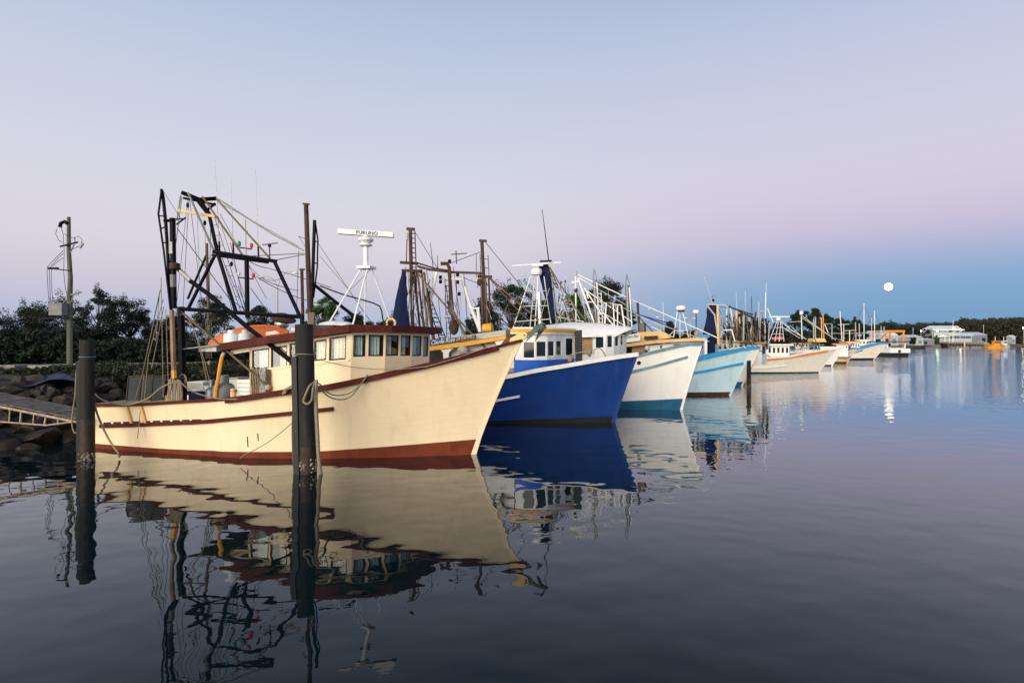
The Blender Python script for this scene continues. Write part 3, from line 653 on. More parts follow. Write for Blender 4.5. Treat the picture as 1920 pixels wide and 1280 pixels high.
# plywood-covered roof gear: vent cowl, turbine vent
b1.blob('turbine_vent', 'steel_shiny', 528, 608, .2, 26, 20, 'ball')
c = b1.P(531,597,.3); kk = b1.dep(c)/F
MB().lathe(c, [(2*kk,-.02),(22*kk,-.05),(24*kk,0),(18*kk,5*kk),(8*kk,9*kk),(1*kk,10*kk)], 16, axis=(.30,-.15,1)).build('cowl', 'rust', b1.root)
o = box_px(b1, 'solar_panel', 'black_boot', 587, 609, 624, 618, -.9, -.3); o = b1.P(630,612,-.2)
MB().lathe(o, [(.45,-.1),(.52,0),(.42,.1),(.2,.15),(.02,.16)], 16, sx=1.1, sy=.7).build('life_raft_canister', 'white_plain', b1.root)
for px, t0, t1 in ((480,0,0),(560,0,0)): pass
def banner(b, x0, y0, x1, y1, y, name='caution_board'):
    A, B = b.P(x0, y0, y), b.P(x1, y1, y); k = b.dep(A)/F
    MB().extr([A, B, B+V(0,0,8*k), A+V(0,0,8*k)], (0,.02,0)).build(name, 'red', b.root)
    for j in range(3): MB().extr([A.lerp(B,.06)+V(0,-.004,(1.5+2.1*j)*k), A.lerp(B,.94-.1*j)+V(0,-.004,(1.5+2.1*j)*k), A.lerp(B,.94-.1*j)+V(0,-.004,(2.8+2.1*j)*k), A.lerp(B,.06)+V(0,-.004,(2.8+2.1*j)*k)], (0,.003,0)).build('board_stripe', 'white_plain', b.root)
banner(b1, 497, 630, 525, 626, -1.3); banner(b1, 546, 622, 556, 621, -1.3)
# radar on its white tripod
rc = b1.P(686,470,0); k = b1.dep(rc)/F
rd = MB().lathe(b1.P(685.5,451,0), [(8*k,-11*k),(12*k,-9.5*k),(12*k,-7*k),(8*k,-6.5*k),(11*k,-3*k),(14.5*k,0),(14.5*k,2.5*k),(10*k,6*k),(5*k,8*k),(5*k,11*k)], 18).build('radar_scanner', 'white_plain', b1.root)
L0, R0 = b1.P(634,434,.0), b1.P(738,441,.0); L0 = b1.P(634,434,-.18); R0 = b1.P(738,441,.22)
MB().beam(L0, R0, .17, .135).build('scanner_bar', 'white_plain', rd)
e = (R0-L0).normalized(); on = V(e.y, -e.x, 0).normalized(); fp = L0.lerp(R0, .34)+on*.085+V(0,0,-.05); fq = L0.lerp(R0, .72)+on*.085+V(0,0,-.05)
text_on(b1.root, 'scanner_lettering', 'FURUNO', fp, fq, .10, 'navy_print', out=on, off=.010)
b1.pole('radar_post', 'white_plain', [(686,461),(686.5,503)], 0, 10); pl = b1.P(687,502,0); MB().box(pl, (.40,.4,.07)).build('radar_platform', 'white_plain', b1.root)
for a, b, ya, yb in (((676,506),(617,605),-.1,-.7),((688,506),(661,611),-.18,-.9),((686,506),(684,611),.1,.7),((698,506),(732,602),.1,.6)): b1.pole('tripod_leg', 'white_plain', [a, b], [ya, yb], 4)
b1.pole('cable', GB, [(600,536),(640,551),(700,568),(712,574),(716,584),(718,600),(724,608)], 0, 2.6)
c = b1.P(733,606,.5); MB().tube([c+V(.13*math.cos(t), 0, .13*math.sin(t)) for t in [i*math.pi/8 for i in range(16)]], .035, 8, closed=True).build('life_ring', 'tan_trim', b1.root)
b1.pole('whip_mast', 'wire', [(700,500),(655,545),(600,480)], [.2,.8,1.3], .9)
# bow: samson post, roller, rail wires
br = [b1.P(955,652,0), b1.P(958,634,0), b1.P(985,621,0), b1.P(990,626,0), b1.P(988,633,0), b1.P(975,640,0)]
MB().extr([p+V(0,-.09,0) for p in br], (0,.06,0)).build('bow_roller_cheek', 'tan_trim', b1.root); MB().extr([p+V(0,.03,0) for p in br], (0,.06,0)).build('bow_roller_cheek', 'tan_trim', b1.root)
b1.blob('roller_pin', 'red', 983, 628, -.1, 3, 3); MB().extr([b1.P(938,650,-.05),b1.P(946,639,-.05),b1.P(966,628,-.05),b1.P(964,645,-.05)], (0,.12,0)).build('stem_head', 'trim_dark_red', b1.root)
ws = [b1.to_world(b1.P(*q, -1.2)) for q in ((606,676),(640,684),(700,692),(742,693),(800,689),(850,679),(890,672))]
b1.pole('forestay_rope', 'rope', [(606,677),(625,681),(660,688),(700,692),(742,693)], -1.4, 1.5)
b1.pole('forestay_rope', 'rope', [(742,693),(800,687),(850,673),(905,654),(955,643)], [-1.4,-1.2,-.95,-.6,-.1], 1.8)

# ---- things lying on boat 1
def on1(px, py, y): return b1.to_world(b1.P(px, py, y))
# upturned orange dinghy on the roof
d = thing('dinghy', 'orange dinghy lying upside down on the cream trawler\'s wheelhouse roof', 'dinghy', on1(505,640,.1), b1.head)
def dinghy(root, Lh, Bm, H, m):
    rows = []
    for i in range(15):
        t = i/14; x = (t-.5)*Lh; b = Bm*math.sin(math.pi*min(1,.12+t*.88))**.6 if t < .99 else .02; h = H*math.sin(math.pi*min(.96,.1+.84*t))**.45
        rows.append([V(x, b*math.cos(a), h*math.sin(a)**.9 if a not in (0,) else 0) for a in [j*math.pi/12 for j in range(13)]])
    MB().grid(rows).build('dinghy_hull', m, root, ang=60)
    MB().tube([V((t-.5)*Lh*.96, 0, H*math.sin(math.pi*min(.96,.1+.84*t))**.45+.01) for t in [i/10 for i in range(1,10)]], .025, 6).build('keel', m, root)
    for sd in (-1,1): MB().tube([r[0] if sd > 0 else r[-1] for r in rows], .03, 6).build('gunwale', 'orange_paint', root)
dinghy(d, 2.35, .68, .46, 'orange')
d.rotation_euler = (0, -.115, b1.head); d.location = on1(474,642,-.25)
def gas_bottle(label, c, r, h, m, group='gas bottles aboard the cream trawler'):
    t = thing('gas_bottle', label, 'gas bottle', c, 0, group)
    MB().lathe((0,0,0), [(r*.9,0),(r,.04*h),(r,.62*h),(r*.92,.70*h),(r*.7,.76*h),(r*.35,.79*h),(r*.12,.80*h)], 16).build('bottle_body', m, t)
    MB().lathe((0,0,0), [(r*.46,.76*h),(r*.48,.98*h),(r*.44,1.0*h),(r*.42,.98*h)], 14).build('collar', m, t)
    MB().lathe((0,0,0), [(r*.14,.78*h),(r*.14,.9*h),(r*.07,.95*h)], 8).build('valve', 'tan_trim', t); return t
p = on1(434,645,-1.15); gas_bottle('larger white gas bottle on the cream trawler\'s roof edge against the orange dinghy', p, .2, .38, 'white_plain'); p = on1(460,642,-1.1); gas_bottle('smaller pale gas bottle on the roof, to the right of the larger white one', p, .175, .34, 'curtain')
p = on1(432,752,-1.1); gas_bottle('big grey weathered gas bottle standing on the cream trawler\'s aft deck', V(p.x-.18,p.y,p.z-.25), .28, .96, 'grey_paint'); p = on1(397,756,-1.15); gas_bottle('slim silver gas bottle on the aft deck behind the yellow hose', V(p.x,p.y,p.z-.3), .16, .95, 'galv')
def crate_stack(label, b, px0, px1, ytop, ybot, y, m, n):
    A = b.P(px0, ybot, y); B = b.P(px1, ytop, y); c = b.to_world(V((A.x+B.x)/2, y+.25, A.z)); 
    hh = (B.z-A.z)/n
    for i in range(n):
        t = thing('fish_crate', label[i], 'crate', c+V(0,0,hh*i), b.head, 'stacked white fish crates')
        w = B.x-A.x; mb = MB(); mb.box((0,-.25,hh*.45),(w,.03,hh*.84)); mb.box((0,.25,hh*.45),(w,.03,hh*.84)); mb.box((-w/2+.015,0,hh*.45),(.03,.47,hh*.84)); mb.box((w/2-.015,0,hh*.45),(.03,.47,hh*.84)); mb.box((0,0,hh*.06),(w*.96,.46,hh*.08)); mb.build('crate_body', m, t)
        MB().box((0,-.268,hh*.84),(w+.03,.02,hh*.14)).build('crate_rim', m, t)
crate_stack(['bottom white fish crate under the rags beside the cream wheelhouse','second white fish crate from the deck in the stack by the rags','third white fish crate from the deck in the stack by the rags','fourth white fish crate from the deck in the stack by the rags','topmost white fish crate of the stack by the rags'], b1, 445, 474, 711, 748, -1.0, 'white_plain', 5)
def fish_box(px0, px1, y0, y1, y, m, lab):
    A = b1.P(px0, y1, y); B = b1.P(px1, y0, y); t = thing('fish_tub', lab, 'tub', b1.to_world(V((A.x+B.x)/2, y+.3, A.z)), b1.head)
    w = B.x-A.x; h = B.z-A.z; MB().box((0,0,h*.45),(w,.55,h*.88)).build('tub_body', m, t); MB().box((0,0,h*.93),(w*1.04,.6,h*.12)).build('tub_lid', 'white_plain' if m != 'white_plain' else 'pale_grey', t)
fish_box(350,380,716,732,.2,'pale_grey','pale lidded tub on the aft deck behind the dark mast'); fish_box(352,385,730,752,-.3,'tarp_blue','dark blue tub on the aft deck below the pale tub'); fish_box(382,398,722,740,0,'white_plain','small white tub behind the silver gas bottle'); fish_box(426,446,708,730,.5,'white_plain','white tub behind the grey gas bottle')
# rags hung over the trunk
for (x0, x1, yt, m, lab) in ((470,488,690,'rag','brown rag bundle hung beside the cream wheelhouse wall'),(486,499,689,'rag_white','white rag bundle hung beside the brown ones'),(497,505,693,'rag','narrow brown rag at the right end of the hung rags')):
    rows = []
    for v in range(9):
        rows.append([b1.P(x0+(x1-x0)*u/20, yt+(738-yt)*v/8+math.sin(u)*1.2, -1.27-.035*math.sin(u*1.7+v*.5)-.05*(v/8)) for u in range(21)])
    mb = MB().grid(rows); mb.grid([[q+V(0,.03,0) for q in r] for r in rows]); o = mb.build('hung_rag', m); o.location = b1.o; o.rotation_euler = (0,0,b1.head); tag(o, lab, 'rag', 'rags hung on the cream trawler')
# stockless anchor held by the bow roller
an = thing('anchor', 'grey-green anchor hanging in the wooden bow roller of the cream trawler', 'anchor', b1.o, b1.head)
MB().beam(b1.P(984,628,-.02), b1.P(1024,613,-.02), .07, .09).build('shank', 'anchor_green', an)
MB().extr([b1.P(985,642,-.1), b1.P(1000,612,-.1), b1.P(1017,604,-.1), b1.P(1021,612,-.1), b1.P(1005,622,-.1)], (0,.05,0)).build('fluke', 'anchor_green', an)
MB().extr([b1.P(1003,640,.1), b1.P(1010,618,.1), b1.P(1020,606,.1), b1.P(1024,612,.1), b1.P(1016,624,.1)], (0,.05,0)).build('fluke', 'anchor_green', an)
MB().tube([b1.P(1017,607,-.3), b1.P(1021,608,.25)], .035, 8).build('stock', 'anchor_green', an)

def slab(b, name, m, pts, y, th=.06, parent=None):
    return MB().extr([b.P(px, py, y) for px, py in pts], (0, th, 0)).build(name, m, parent or b.root)
def roof_slab(b, name, m, pts, zf, z0, z1): return MB().prism(pts, lambda x, y: zf(x, y)+z0, lambda x, y: zf(x, y)+z1).build(name, m, b.root)
def xy(b, px, py, y): p = b.P(px, py, y); return (p.x, y)
def lin_z(b, a, c, y):      # height as a function of x through two photo points of plane y
    A, C = b.P(*a, y), b.P(*c, y); return lambda x, _y=0: A.z+(C.z-A.z)*(x-A.x)/(C.x-A.x)
def aerials(b, lst, y=0, m='white_wire', w=.9):
    for (a, c) in lst: b.pole('aerial', m, [a, c], y, w*.6, w*1.1, 5)
def dome_radar(b, px, py, y, w, h, m='white_plain'):
    o = b.blob('radar_dome', m, px, py, y, w, h, 'dome'); return o
def wires(b, lst, m='wire', w=.8):
    for a, c, ya, yb in lst: b.wire(a, c, [ya, yb], m, 0, w)

# ================================================================== boat 2: deep blue trawler
b2 = Boat('trawler', 'deep blue trawler with a white rail and yellow-edged cabin roofs, second in the row', (1151,791), -15, 13.0, 2.25,
    [(800,716),(900,711),(945,707),(1009,694),(1055,686.5),(1124,674.5),(1193,664)], .85, 1.1, boot=[(917,789.5),(1032,785),(1078,783),(1148,780)],
    hullm='blue_hull', bootm='black_boot', capm='white', cap=(.16,.15), stemm='blue_hull', strakes=[('white', [(880,757),(926,752),(974,743)], .12, .09)])
fz = lin_z(b2, (968,626), (1055,626), -1.3)
ft = [xy(b2,966,650,-1.3), xy(b2,1003.5,650,-1.25), xy(b2,1025.5,650,-.95), xy(b2,1041,650,-.45), xy(b2,1056,650,.25), xy(b2,1078,650,1.1)]; ft += [(ft[0][0], 1.25)]
zb = b2.P(1000,675,-1.3).z
b2.house('wheelhouse', ft, zb, fz, {0: [(981.5,641,1002,671)], 1: [(1006,640,1024,668.5)], 2: [(1027.5,639.5,1039.5,667)], 3: [(1043,639,1053,666)], 4: [(1061,634,1075,666)]}, m='white', frame='white', fr=.012, pane='glass_dark')
MB().prism([(x+.04*(1 if i in (1,2,3,4) else -1), y*1.03) for i, (x, y) in enumerate(ft)], b2.H(.6)-.6, zb+.003).build('coaming', 'blue_bright', b2.root)
MB().prism([(x*.98+.1, y*.9) for x, y in ft], zb+.01, zb+.03).build('floor', 'inner_shade', b2.root)
cx = sum(p[0] for p in ft)/len(ft)
rf = [(cx+(x-cx)*1.13, y*1.18) for x, y in ft]; roof_slab(b2, 'roof', 'white', rf, fz, .0, .05); roof_slab(b2, 'roof_edge', 'yellow', rf, fz, .052, .19); roof_slab(b2, 'roof_top', 'white', [(cx+(x-cx)*1.05, y*1.1) for x, y in ft], fz, .192, .25)
# aft accommodation under the yellow eave
slab(b2, 'yellow_eave', 'yellow', [(802,650),(880,639.5),(948,629.5),(948,635.5),(880,647.5),(802,658)], -1.62, 2.9)
slab(b2, 'deckhouse_wall', 'white', [(846,652),(964,640),(964,690),(846,702)], -1.2, .05)
for x0, y0, x1, y1 in ((879,658,898,668),(903,655,916,665),(925,650,944,662)): o = slab(b2, 'window', 'glass_dark', [(x0,y0),(x1,y0-2),(x1,y1-2),(x0,y1)], -1.225, .02); slab(b2, 'frame', 'pale_grey', [(x0-1,y1),(x1+1,y1-2),(x1+1,y1-.6),(x0-1,y1+1.4)], -1.24, .02, o)
def arch_pillar(b, cx_, yt, yb, w, y):
    pts = [(cx_-w*2.2,yt),(cx_+w*2.2,yt-1.5),(cx_+w*1.3,yt+3),(cx_+w*.75,yt+8),(cx_+w*.6,yb),(cx_-w*.6,yb),(cx_-w*.75,yt+8),(cx_-w*1.3,yt+3)]
    slab(b, 'arch_pillar', 'white', pts, y, .07)
arch_pillar(b2, 836, 653.5, 690, 7, -1.55); arch_pillar(b2, 935, 638.5, 665, 5, -1.55)
slab(b2, 'shade_sheet', 'inner_shade', [(800,655),(846,650),(846,700),(800,706)], .6, .05)  # dark sheet standing in for the shade behind the arch
b2.blob('satellite_dome', 'pale_grey', 868, 657, -1.5, 21, 20, 'ball')
b2.pole('hand_rail', 'pale_grey', [(842,670),(880,660),(930,650),(960,645)], -1.6, 1.5)
for x, y0, y1 in ((886,660,666),(901,657,664)): b2.pole('rail_stanchion', 'pale_grey', [(x,y0-2),(x,y1)], -1.6, 1.6)
sg = slab(b2, 'name_board', 'purple_sign', [(805.5,638.5),(845,633.5),(892,627.5),(892.5,635),(806,648.5)], -1.66, .05)
def lettering(b, par, txt, a, c, hpx, y, m, shear=0):
    A, C = b.P(*a, y), b.P(*c, y); text_on(b.root, 'lettering', txt, A, C, hpx*b.dep(A)/F, m, shear=shear, off=.01)
lettering(b2, sg, 'Claudia Rose', (809,646.5), (853,639.5), 8.0, -1.66, 'white_plain', .35)
lettering(b2, sg, 'LFB 9344 PMA.1', (855.5,638.8), (889,633.8), 6.0, -1.66, 'sign_gold')
slab(b2, 'deckhouse_roof', 'pale_grey', [(806,638),(948,618),(948,629),(806,649)], -1.3, 2.4)
slab(b2, 'equipment_box', 'black_boot', [(894.5,623),(929,619),(929,628),(894.5,631.5)], -1.2, .5)
A = b2.P(907,617,-.6); C = b2.P(923,615,-.6); MB().tube([A, C], .2, 12).build('yellow_roll', 'yellow', b2.root)
for a in ((936,600,953,571),(964,600,982,571)): b2.pole('handle_frame', 'old_wood', [(a[0],628),(a[0],a[1]),(a[2],a[3])], -.4, 2)
b2.pole('handle_frame', 'old_wood', [(946,590),(975,588)], -.4, 1.6)
# black exhaust trunk and stowed rope by the wheelhouse front
slab(b2, 'exhaust_trunk', 'canvas_dark', [(1077,622),(1089,618),(1090,676),(1079,680)], .9, .3); b2.blob('rope_bundle', 'rag', 1068, 673, .6, 12, 14, 'ball')
b2.pole('rail_wire', 'pale_grey', [(1070,664),(1095,659),(1115,656)], .7, 1.2); b2.pole('bow_rail', 'galv', [(1113,664),(1114,655),(1123,652),(1128,655),(1136,668)], -.3, 2); b2.blob('rope_bundle', 'rope', 1105, 660, .2, 10, 18, 'ball')
# masts (starboard cluster, port cluster, gallows between)
RB = 'rust'
b2.pole('mast', RB, [(769.5,430),(771,505),(775,642)], -.9, 7); b2.bar('mast_cap', RB, [(763,429),(777,430)], -.9, 5)
b2.ladder(RB, (770,432), (774,560), (778,434), (782,560), -.85, 14, 2.2); b2.bar('crosstree', RB, [(754,507),(790,508)], -.9, 5); b2.bar('crosstree', RB, [(751,492),(783,494)], -.8, 5)
for x0, x1, y0, w in ((776,790,505,4.5),(783,797,508,4),(790,805,505,4),(795,812,510,4),(801,815,540,3.5),(786,800,546,3),(760,764,510,3)): b2.pole('derrick_pole', 'rust' if w != 4 else 'old_wood', [(x0,y0),(x1,640)], [-.8,-.6], w)
b2.pole('buoy_float', 'pale_grey', [(763,437),(763,450)], -1, 5.5); b2.pole('tackle', RB, [(763,450),(762,494)], -1, 2)
b2.pole('gallows_beam', 'old_wood', [(783,499),(805,505),(845,510),(905,512)], [-.8,-.4,.3,1.1], 5); b2.pole('gallows_beam', RB, [(780,492),(815,503),(840,507)], [-.8,-.2,.1], 3)
b2.pole('exhaust_pipe', RB, [(827,494),(838,494),(842,501),(846,560),(850,605)], .1, 7); b2.blob('silencer', RB, 851, 613, .1, 19, 30, 'ball')
b2.pole('a_frame_leg', 'white', [(819,510),(802,585),(795,640)], -.3, 6.5); b2.pole('a_frame_leg', 'white', [(866,518),(880,568),(901,622)], .5, 7)
b2.pole('white_post', 'white', [(896,578),(900,622)], .3, 6); b2.pole('white_post', 'white', [(884,579),(899,577)], .3, 4); b2.pole('white_beam', 'white', [(828,522),(866,523)], .1, 3); b2.pole('rig_beam', 'white', [(803,594),(845,593)], 0, 2.5)
b2.ladder('wire', (834,520), (838,640), (841,521), (845,640), .2, 12, 1.6); b2.ladder('black_steel', (796,552), (826,640), (805,552), (838,640), .4, 11, 2)
b2.pole('boom', 'old_wood', [(783,512),(843,582),(916,658)], [-.9,-1.1,-1.3], 3.4); b2.pole('boom', 'old_wood', [(845,575),(878,640)], [0,.2], 5)
b2.pole('mast', RB, [(903.5,452),(907,520),(910,622)], 1.1, 6.5); b2.bar('mast_cap', RB, [(899,451),(912,452)], 1.1, 4.5)
b2.ladder('old_wood', (900,476), (903,560), (915,478), (919,560), 1.15, 5, 1.7); b2.bar('crosstree', RB, [(896,518),(922,519)], 1.1, 5); b2.blob('tackle', RB, 899, 529, 1.0, 10, 14, 'ball')
for x0, x1, w in ((902,906,4),(910,914,4),(916,920,2.6),(907,911,5)): b2.pole('derrick_pole', 'old_wood' if w == 4 else 'rust', [(x0,522),(x1,625)], 1.0, w)
b2.pole('boom', 'old_wood', [(916,518),(925,527),(960,558),(1010,600)], [1.1,1.1,1.2,1.3], 3); b2.pole('boom', 'old_wood', [(918,522),(960,570),(990,600)], [1.1,1.2,1.2], 2)
b2.pole('weather_pole', 'wire', [(855,470),(856,495)], .3, 2); b2.bar('weather_vane', 'rust', [(846,477),(875,475)], .3, 1.6)
for px, py in ((843,490),(826,520),(858,515),(826,528),(858,529),(861,551),(812,548),(806,549)): b2.blob('deck_lamp', 'black_steel', px, py, .2, 6, 7)
aerials(b2, [((807,455),(812,500)),((820,478),(821,508))], 0, 'wire', 1.6)
wires(b2, [((777,433),(822,506),-.9,0),((843,494),(902,472),.2,1.1),((762,507),(760,500),-.9,-.9),((911,455),(1000,565),1.1,1.3),((800,506),(816,640),-.6,-.4),((893,475),(893,520),1.1,1.1),((868,520),(901,533),.5,1),((870,518),(876,600),.5,.5),
          ((850,500),(868,640),.2,.3),((856,530),(858,620),.3,.3),((812,520),(806,600),0,0),((792,512),(792,600),-.7,-.7),((784,510),(742,600),-.9,-.8),((752,520),(750,610),-1,-1),((770,520),(765,610),-1,-1),((775,520),(786,610),-.9,-.8),
          ((886,560),(930,640),.5,.6),((822,560),(830,640),0,0)], 'wire', 1.2)
def hung_net(b, label, rows, y, m='net_blue', group=None):      # rows: (y px, x left, x right) of a gathered net
    G_ = []
    for (py, x0, x1) in rows:
        c = b.P((x0+x1)/2, py, y); r = (x1-x0)/2*b.dep(c)/F
        G_.append([c+V(r*math.cos(t)*(1+.10*math.sin(5*t+py)), r*.6*math.sin(t)*(1+.12*math.cos(4*t)), 0) for t in [i*math.pi/10 for i in range(20)]])
    R2 = []
    for a, c in zip(G_, G_[1:]):
        for k in range(3): R2.append([p.lerp(q, k/3)+V(random.uniform(-.02,.02),0,0) for p, q in zip(a, c)])
    R2.append(G_[-1]); o = MB().grid(R2, closed=True).build('trawl_net', m); o.location = b.o; o.rotation_euler = (0,0,b.head); return tag(o, label, 'fishing net', group)
hung_net(b2, 'dark blue trawl net hanging from the rusty mast cluster of the blue trawler', [(508,754,760),(520,751,762),(545,745,763),(575,740,765),(600,735,769),(620,732,771)], -1.1)

def clut(b, *a): DEFER.append((b, a))
DEFER = []
clut(b2, 756, 812, 498, 600, 40, -1.1, -.5, 31); clut(b2, 896, 924, 512, 600, 22, .8, 1.3, 32); clut(b2, 822, 870, 505, 600, 16, -.2, .6, 33)
# ================================================================== boat 3: white trawler, porthole at the bow
b3 = Boat('trawler', 'white trawler with a round porthole at its bow, third in the row', (1278,768), -30, 11.5, 2.15,
    [(1040,690),(1100,684),(1150,677),(1196,667),(1238,657),(1289,645)], .85, 1.1, boot=[(1165,752),(1220,750),(1277,747)], hullm='white_hull', bootm='sea_blue', capm='teal', cap=(.14,.12),
    strakes=[('teal', [(1180,698),(1230,686),(1290,669)], .12, .11)], ex=2.6)
ft = [xy(b3,1088,650,-1.2), xy(b3,1135,650,-1.2), xy(b3,1151,650,-.85), xy(b3,1162,650,-.3), xy(b3,1171,650,.45), xy(b3,1171,650,1.2)]; ft[5] = (ft[4][0]-.15, 1.15); ft += [(ft[0][0], 1.2)]
fz = lin_z(b3, (1088,629), (1160,626), -1.2)
b3.house('wheelhouse', ft, b3.H(.6)-.55, fz, {0: [(1115.5,630,1132.5,653)], 1: [(1138,628,1149,652)], 2: [(1153,627.5,1160.5,649.5)], 3: [(1164,627,1168.7,648)]}, m='white', frame='white_plain', pane='glass_dark')
slab(b3, 'plywood_panel', 'ply', [(1090,632),(1110,631),(1110,662),(1091,664)], -1.26, .03)
rows = []
for i in range(13):
    px = 985+(1142-985)*i/12; e = b3.P(px, 632-(5*i/12), -1.55); cpt = b3.P(px, interp([(985,611),(1045,604),(1095,606),(1142,614)], px), 0)
    k = 1 if i < 10 else (1-(i-9)*.16); zc = max(cpt.z, e.z+.02)
    rows.append([V(e.x+.6*(1-t*t)*(i/12)**3, 1.55*t*k, e.z+(zc-e.z)*(1-t*t)) for t in [j/6-1 for j in range(13)]])
mb = MB().grid(rows); mb.grid([[p-V(0,0,.09) for p in r] for r in rows]); mb.grid([[r[0] for r in rows], [r[0]-V(0,0,.09) for r in rows]]); mb.grid([rows[-1], [p-V(0,0,.09) for p in rows[-1]]]); mb.build('roof', 'white_plain', b3.root, ang=50)
slab(b3, 'aft_house', 'white', [(985,628),(1090,630),(1090,672),(985,672)], -1.15, 2.2)
pt = b3.track([(1197.5,680)], .9)[0]; c = b3.hp(pt[0], pt[1], -1, .0); e = (b3.hp(pt[0]+.01, pt[1], -1)-b3.hp(pt[0]-.01, pt[1], -1)).normalized(); up = (b3.hp(pt[0], pt[1]+.1, -1)-b3.hp(pt[0], pt[1]-.1, -1)).normalized(); nr = e.cross(up).normalized()
if nr.y > 0: nr = -nr
MB().lathe(c+nr*.01, [(.05,0),(.085,.0),(.085,.012),(.05,.016)], 16, axis=nr).build('porthole', 'black_boot', b3.root)
# radar tower, exhaust, masts
b3.pole('scanner_bar', 'white_plain', [(960,498.5),(1006,495.5),(1052,492)], [-.3,0,.4], 3.6, n=6); b3.blob('radar_scanner', 'white_plain', 1006, 509, 0, 21, 13, 'dome'); b3.bar('radar_bracket', 'white_plain', [(992,497),(1018,497)], 0, 3)
for a, c, ya, yb in (((995,518),(961,618),-.3,-1),((1003,518),(994,613),.2,.9),((1009,518),(1003,612),-.1,-.5),((1020,518),(1033,606),.3,.5)): b3.pole('tower_leg', 'white_plain', [a, c], [ya, yb], 2.6)
for a, c in (((986,546),(1023,545)),((978,574),(1028,573)),((966,603),(1032,598))): b3.pole('tower_brace', 'white_plain', [a, c], [-.6,.4], 2.2)
b3.pole('exhaust_stack', 'steel_shiny', [(1011,548),(1013,612)], .3, 9); b3.pole('teal_buoy_pole', 'teal', [(985,529),(1002,545)], 1.5, 6)
b3.pole('mast', 'galv', [(1035,520),(1045,618)], 0, 4); b3.ladder('rust', (1022,500), (1044,540), (1030,500), (1050,545), .4, 6, 2); b3.pole('boom', 'old_wood', [(1030,500),(1048,530),(1085,585),(1102,605)], .2, 2.6)
b3.pole('aerial', 'wire', [(1016.5,392),(1029,490)], 0, 1, 2.6, 5); b3.bar('mast_top', 'black_steel', [(1013,490),(1034,489)], .1, 3)
b3.pole('mast', 'white', [(1079,509),(1080,605)], .5, 4); b3.blob('mast_lamp', 'pale_grey', 1079, 513, .5, 5, 9); b3.bar('mast_bracket', 'white', [(1072,530),(1086,527)], .5, 3); b3.blob('tackle', 'rust', 1080, 545, .5, 6, 9, 'ball')
for a, c, w in (((1084,522),(1115,607),4.5),((1096,540),(1128,590),3.5),((1100,545),(1103,560),2.5),((1060,548),(1045,606),1.5),((1041,567),(1076,571),1.6),((1045,594),(1095,603),2.2),((1102,566),(1113,566),2.4)): b3.pole('a_frame_leg', 'white', [a, c], .4, w)
for a, c, w, ya, yb in (((1084,515),(1180,560),2.6,.4,.9),((1180,560),(1254,592),2.4,.9,1.2),((1254,592),(1345,633),2.4,1.2,1.5),((1100,545),(1186,604),2.4,.4,.5),((1128,585),(1188,620),2.6,.2,.3),((1085,520),(1118,540),2,.4,.5)): b3.pole('boom', 'white', [a, c], [ya, yb], w)
for x, yt in ((1116,503),(1177,513)):
    b3.pole('outrigger_mast', 'galv', [(x-1,yt+24),(x,yt+60),(x+2,yt+106)], .6, 7.5); b3.pole('outrigger_rail', 'white', [(x+3,yt+26),(x+6,yt+70),(x+8,yt+106)], .4, 3)
    for dx in (-4, 3): b3.pole('outrigger_tip', 'galv', [(x-2,yt),(x+dx,yt+22)], .6, 1.6)
    b3.pole('outrigger_tip', 'galv', [(x-5,yt+22),(x+4,yt+23)], .6, 1.4)
b3.ladder('white', (1120,545), (1122,608), (1127,548), (1130,608), .3, 8, 1.5); b3.ladder('old_wood', (1055,560), (1070,602), (1062,558), (1079,603), .2, 9, 1.5)
for pts in ([(1134,606),(1137,567),(1165,572),(1172,617)], [(1150,570),(1152,613)], [(1158,572),(1158,616)]): b3.pole('aft_frame', 'white', pts, -.2, 4 if len(pts) > 2 else 3)
b3.pole('frame_stay', 'white', [(1134,590),(1152,612)], -.2, 3); b3.blob('deck_lamp', 'white_plain', 1218, 579, 1.2, 5, 4, 'ball')
wires(b3, [((1032,495),(1080,512),.1,.5),((1080,514),(1056,521),.5,.3),((1086,522),(1180,575),.4,.8),((1165,575),(1240,612),.1,.8),((1184,590),(1330,640),.5,1.4),((1079,530),(1050,600),.5,.3),((1050,540),(1066,602),.3,.3),((1060,545),(1090,605),.3,.3),
    ((1045,530),(1070,605),.3,.3),((1082,545),(1106,605),.5,.4),((1088,555),(1110,605),.5,.4),((1040,560),(1052,604),.1,.1),((1030,540),(1012,600),.1,.1),((1070,560),(1040,610),.4,.3),((1092,550),(1098,600),.4,.4)], 'white_wire', 1.1)
wires(b3, [((1184,584),(1225,600),.5,.8),((1225,600),(1270,618),.8,1),((1199,595),(1224,622),.5,.5),((1180,585),(1258,607),.6,1)], 'tarp_blue', 1.6)
hung_net(b3, 'dark blue net bunched up the mast behind the white lattice radar tower', [(496,1010,1028),(515,1010,1033),(545,1018,1036),(575,1026,1041),(598,1032,1045)], .5)
b3.pole('rust_pipe', 'rust', [(1195.5,567),(1199,622)], .6, 4.5); slab(b3, 'tan_box', 'old_wood', [(1198,606),(1207,605),(1208,622),(1199,622)], .5, .3)

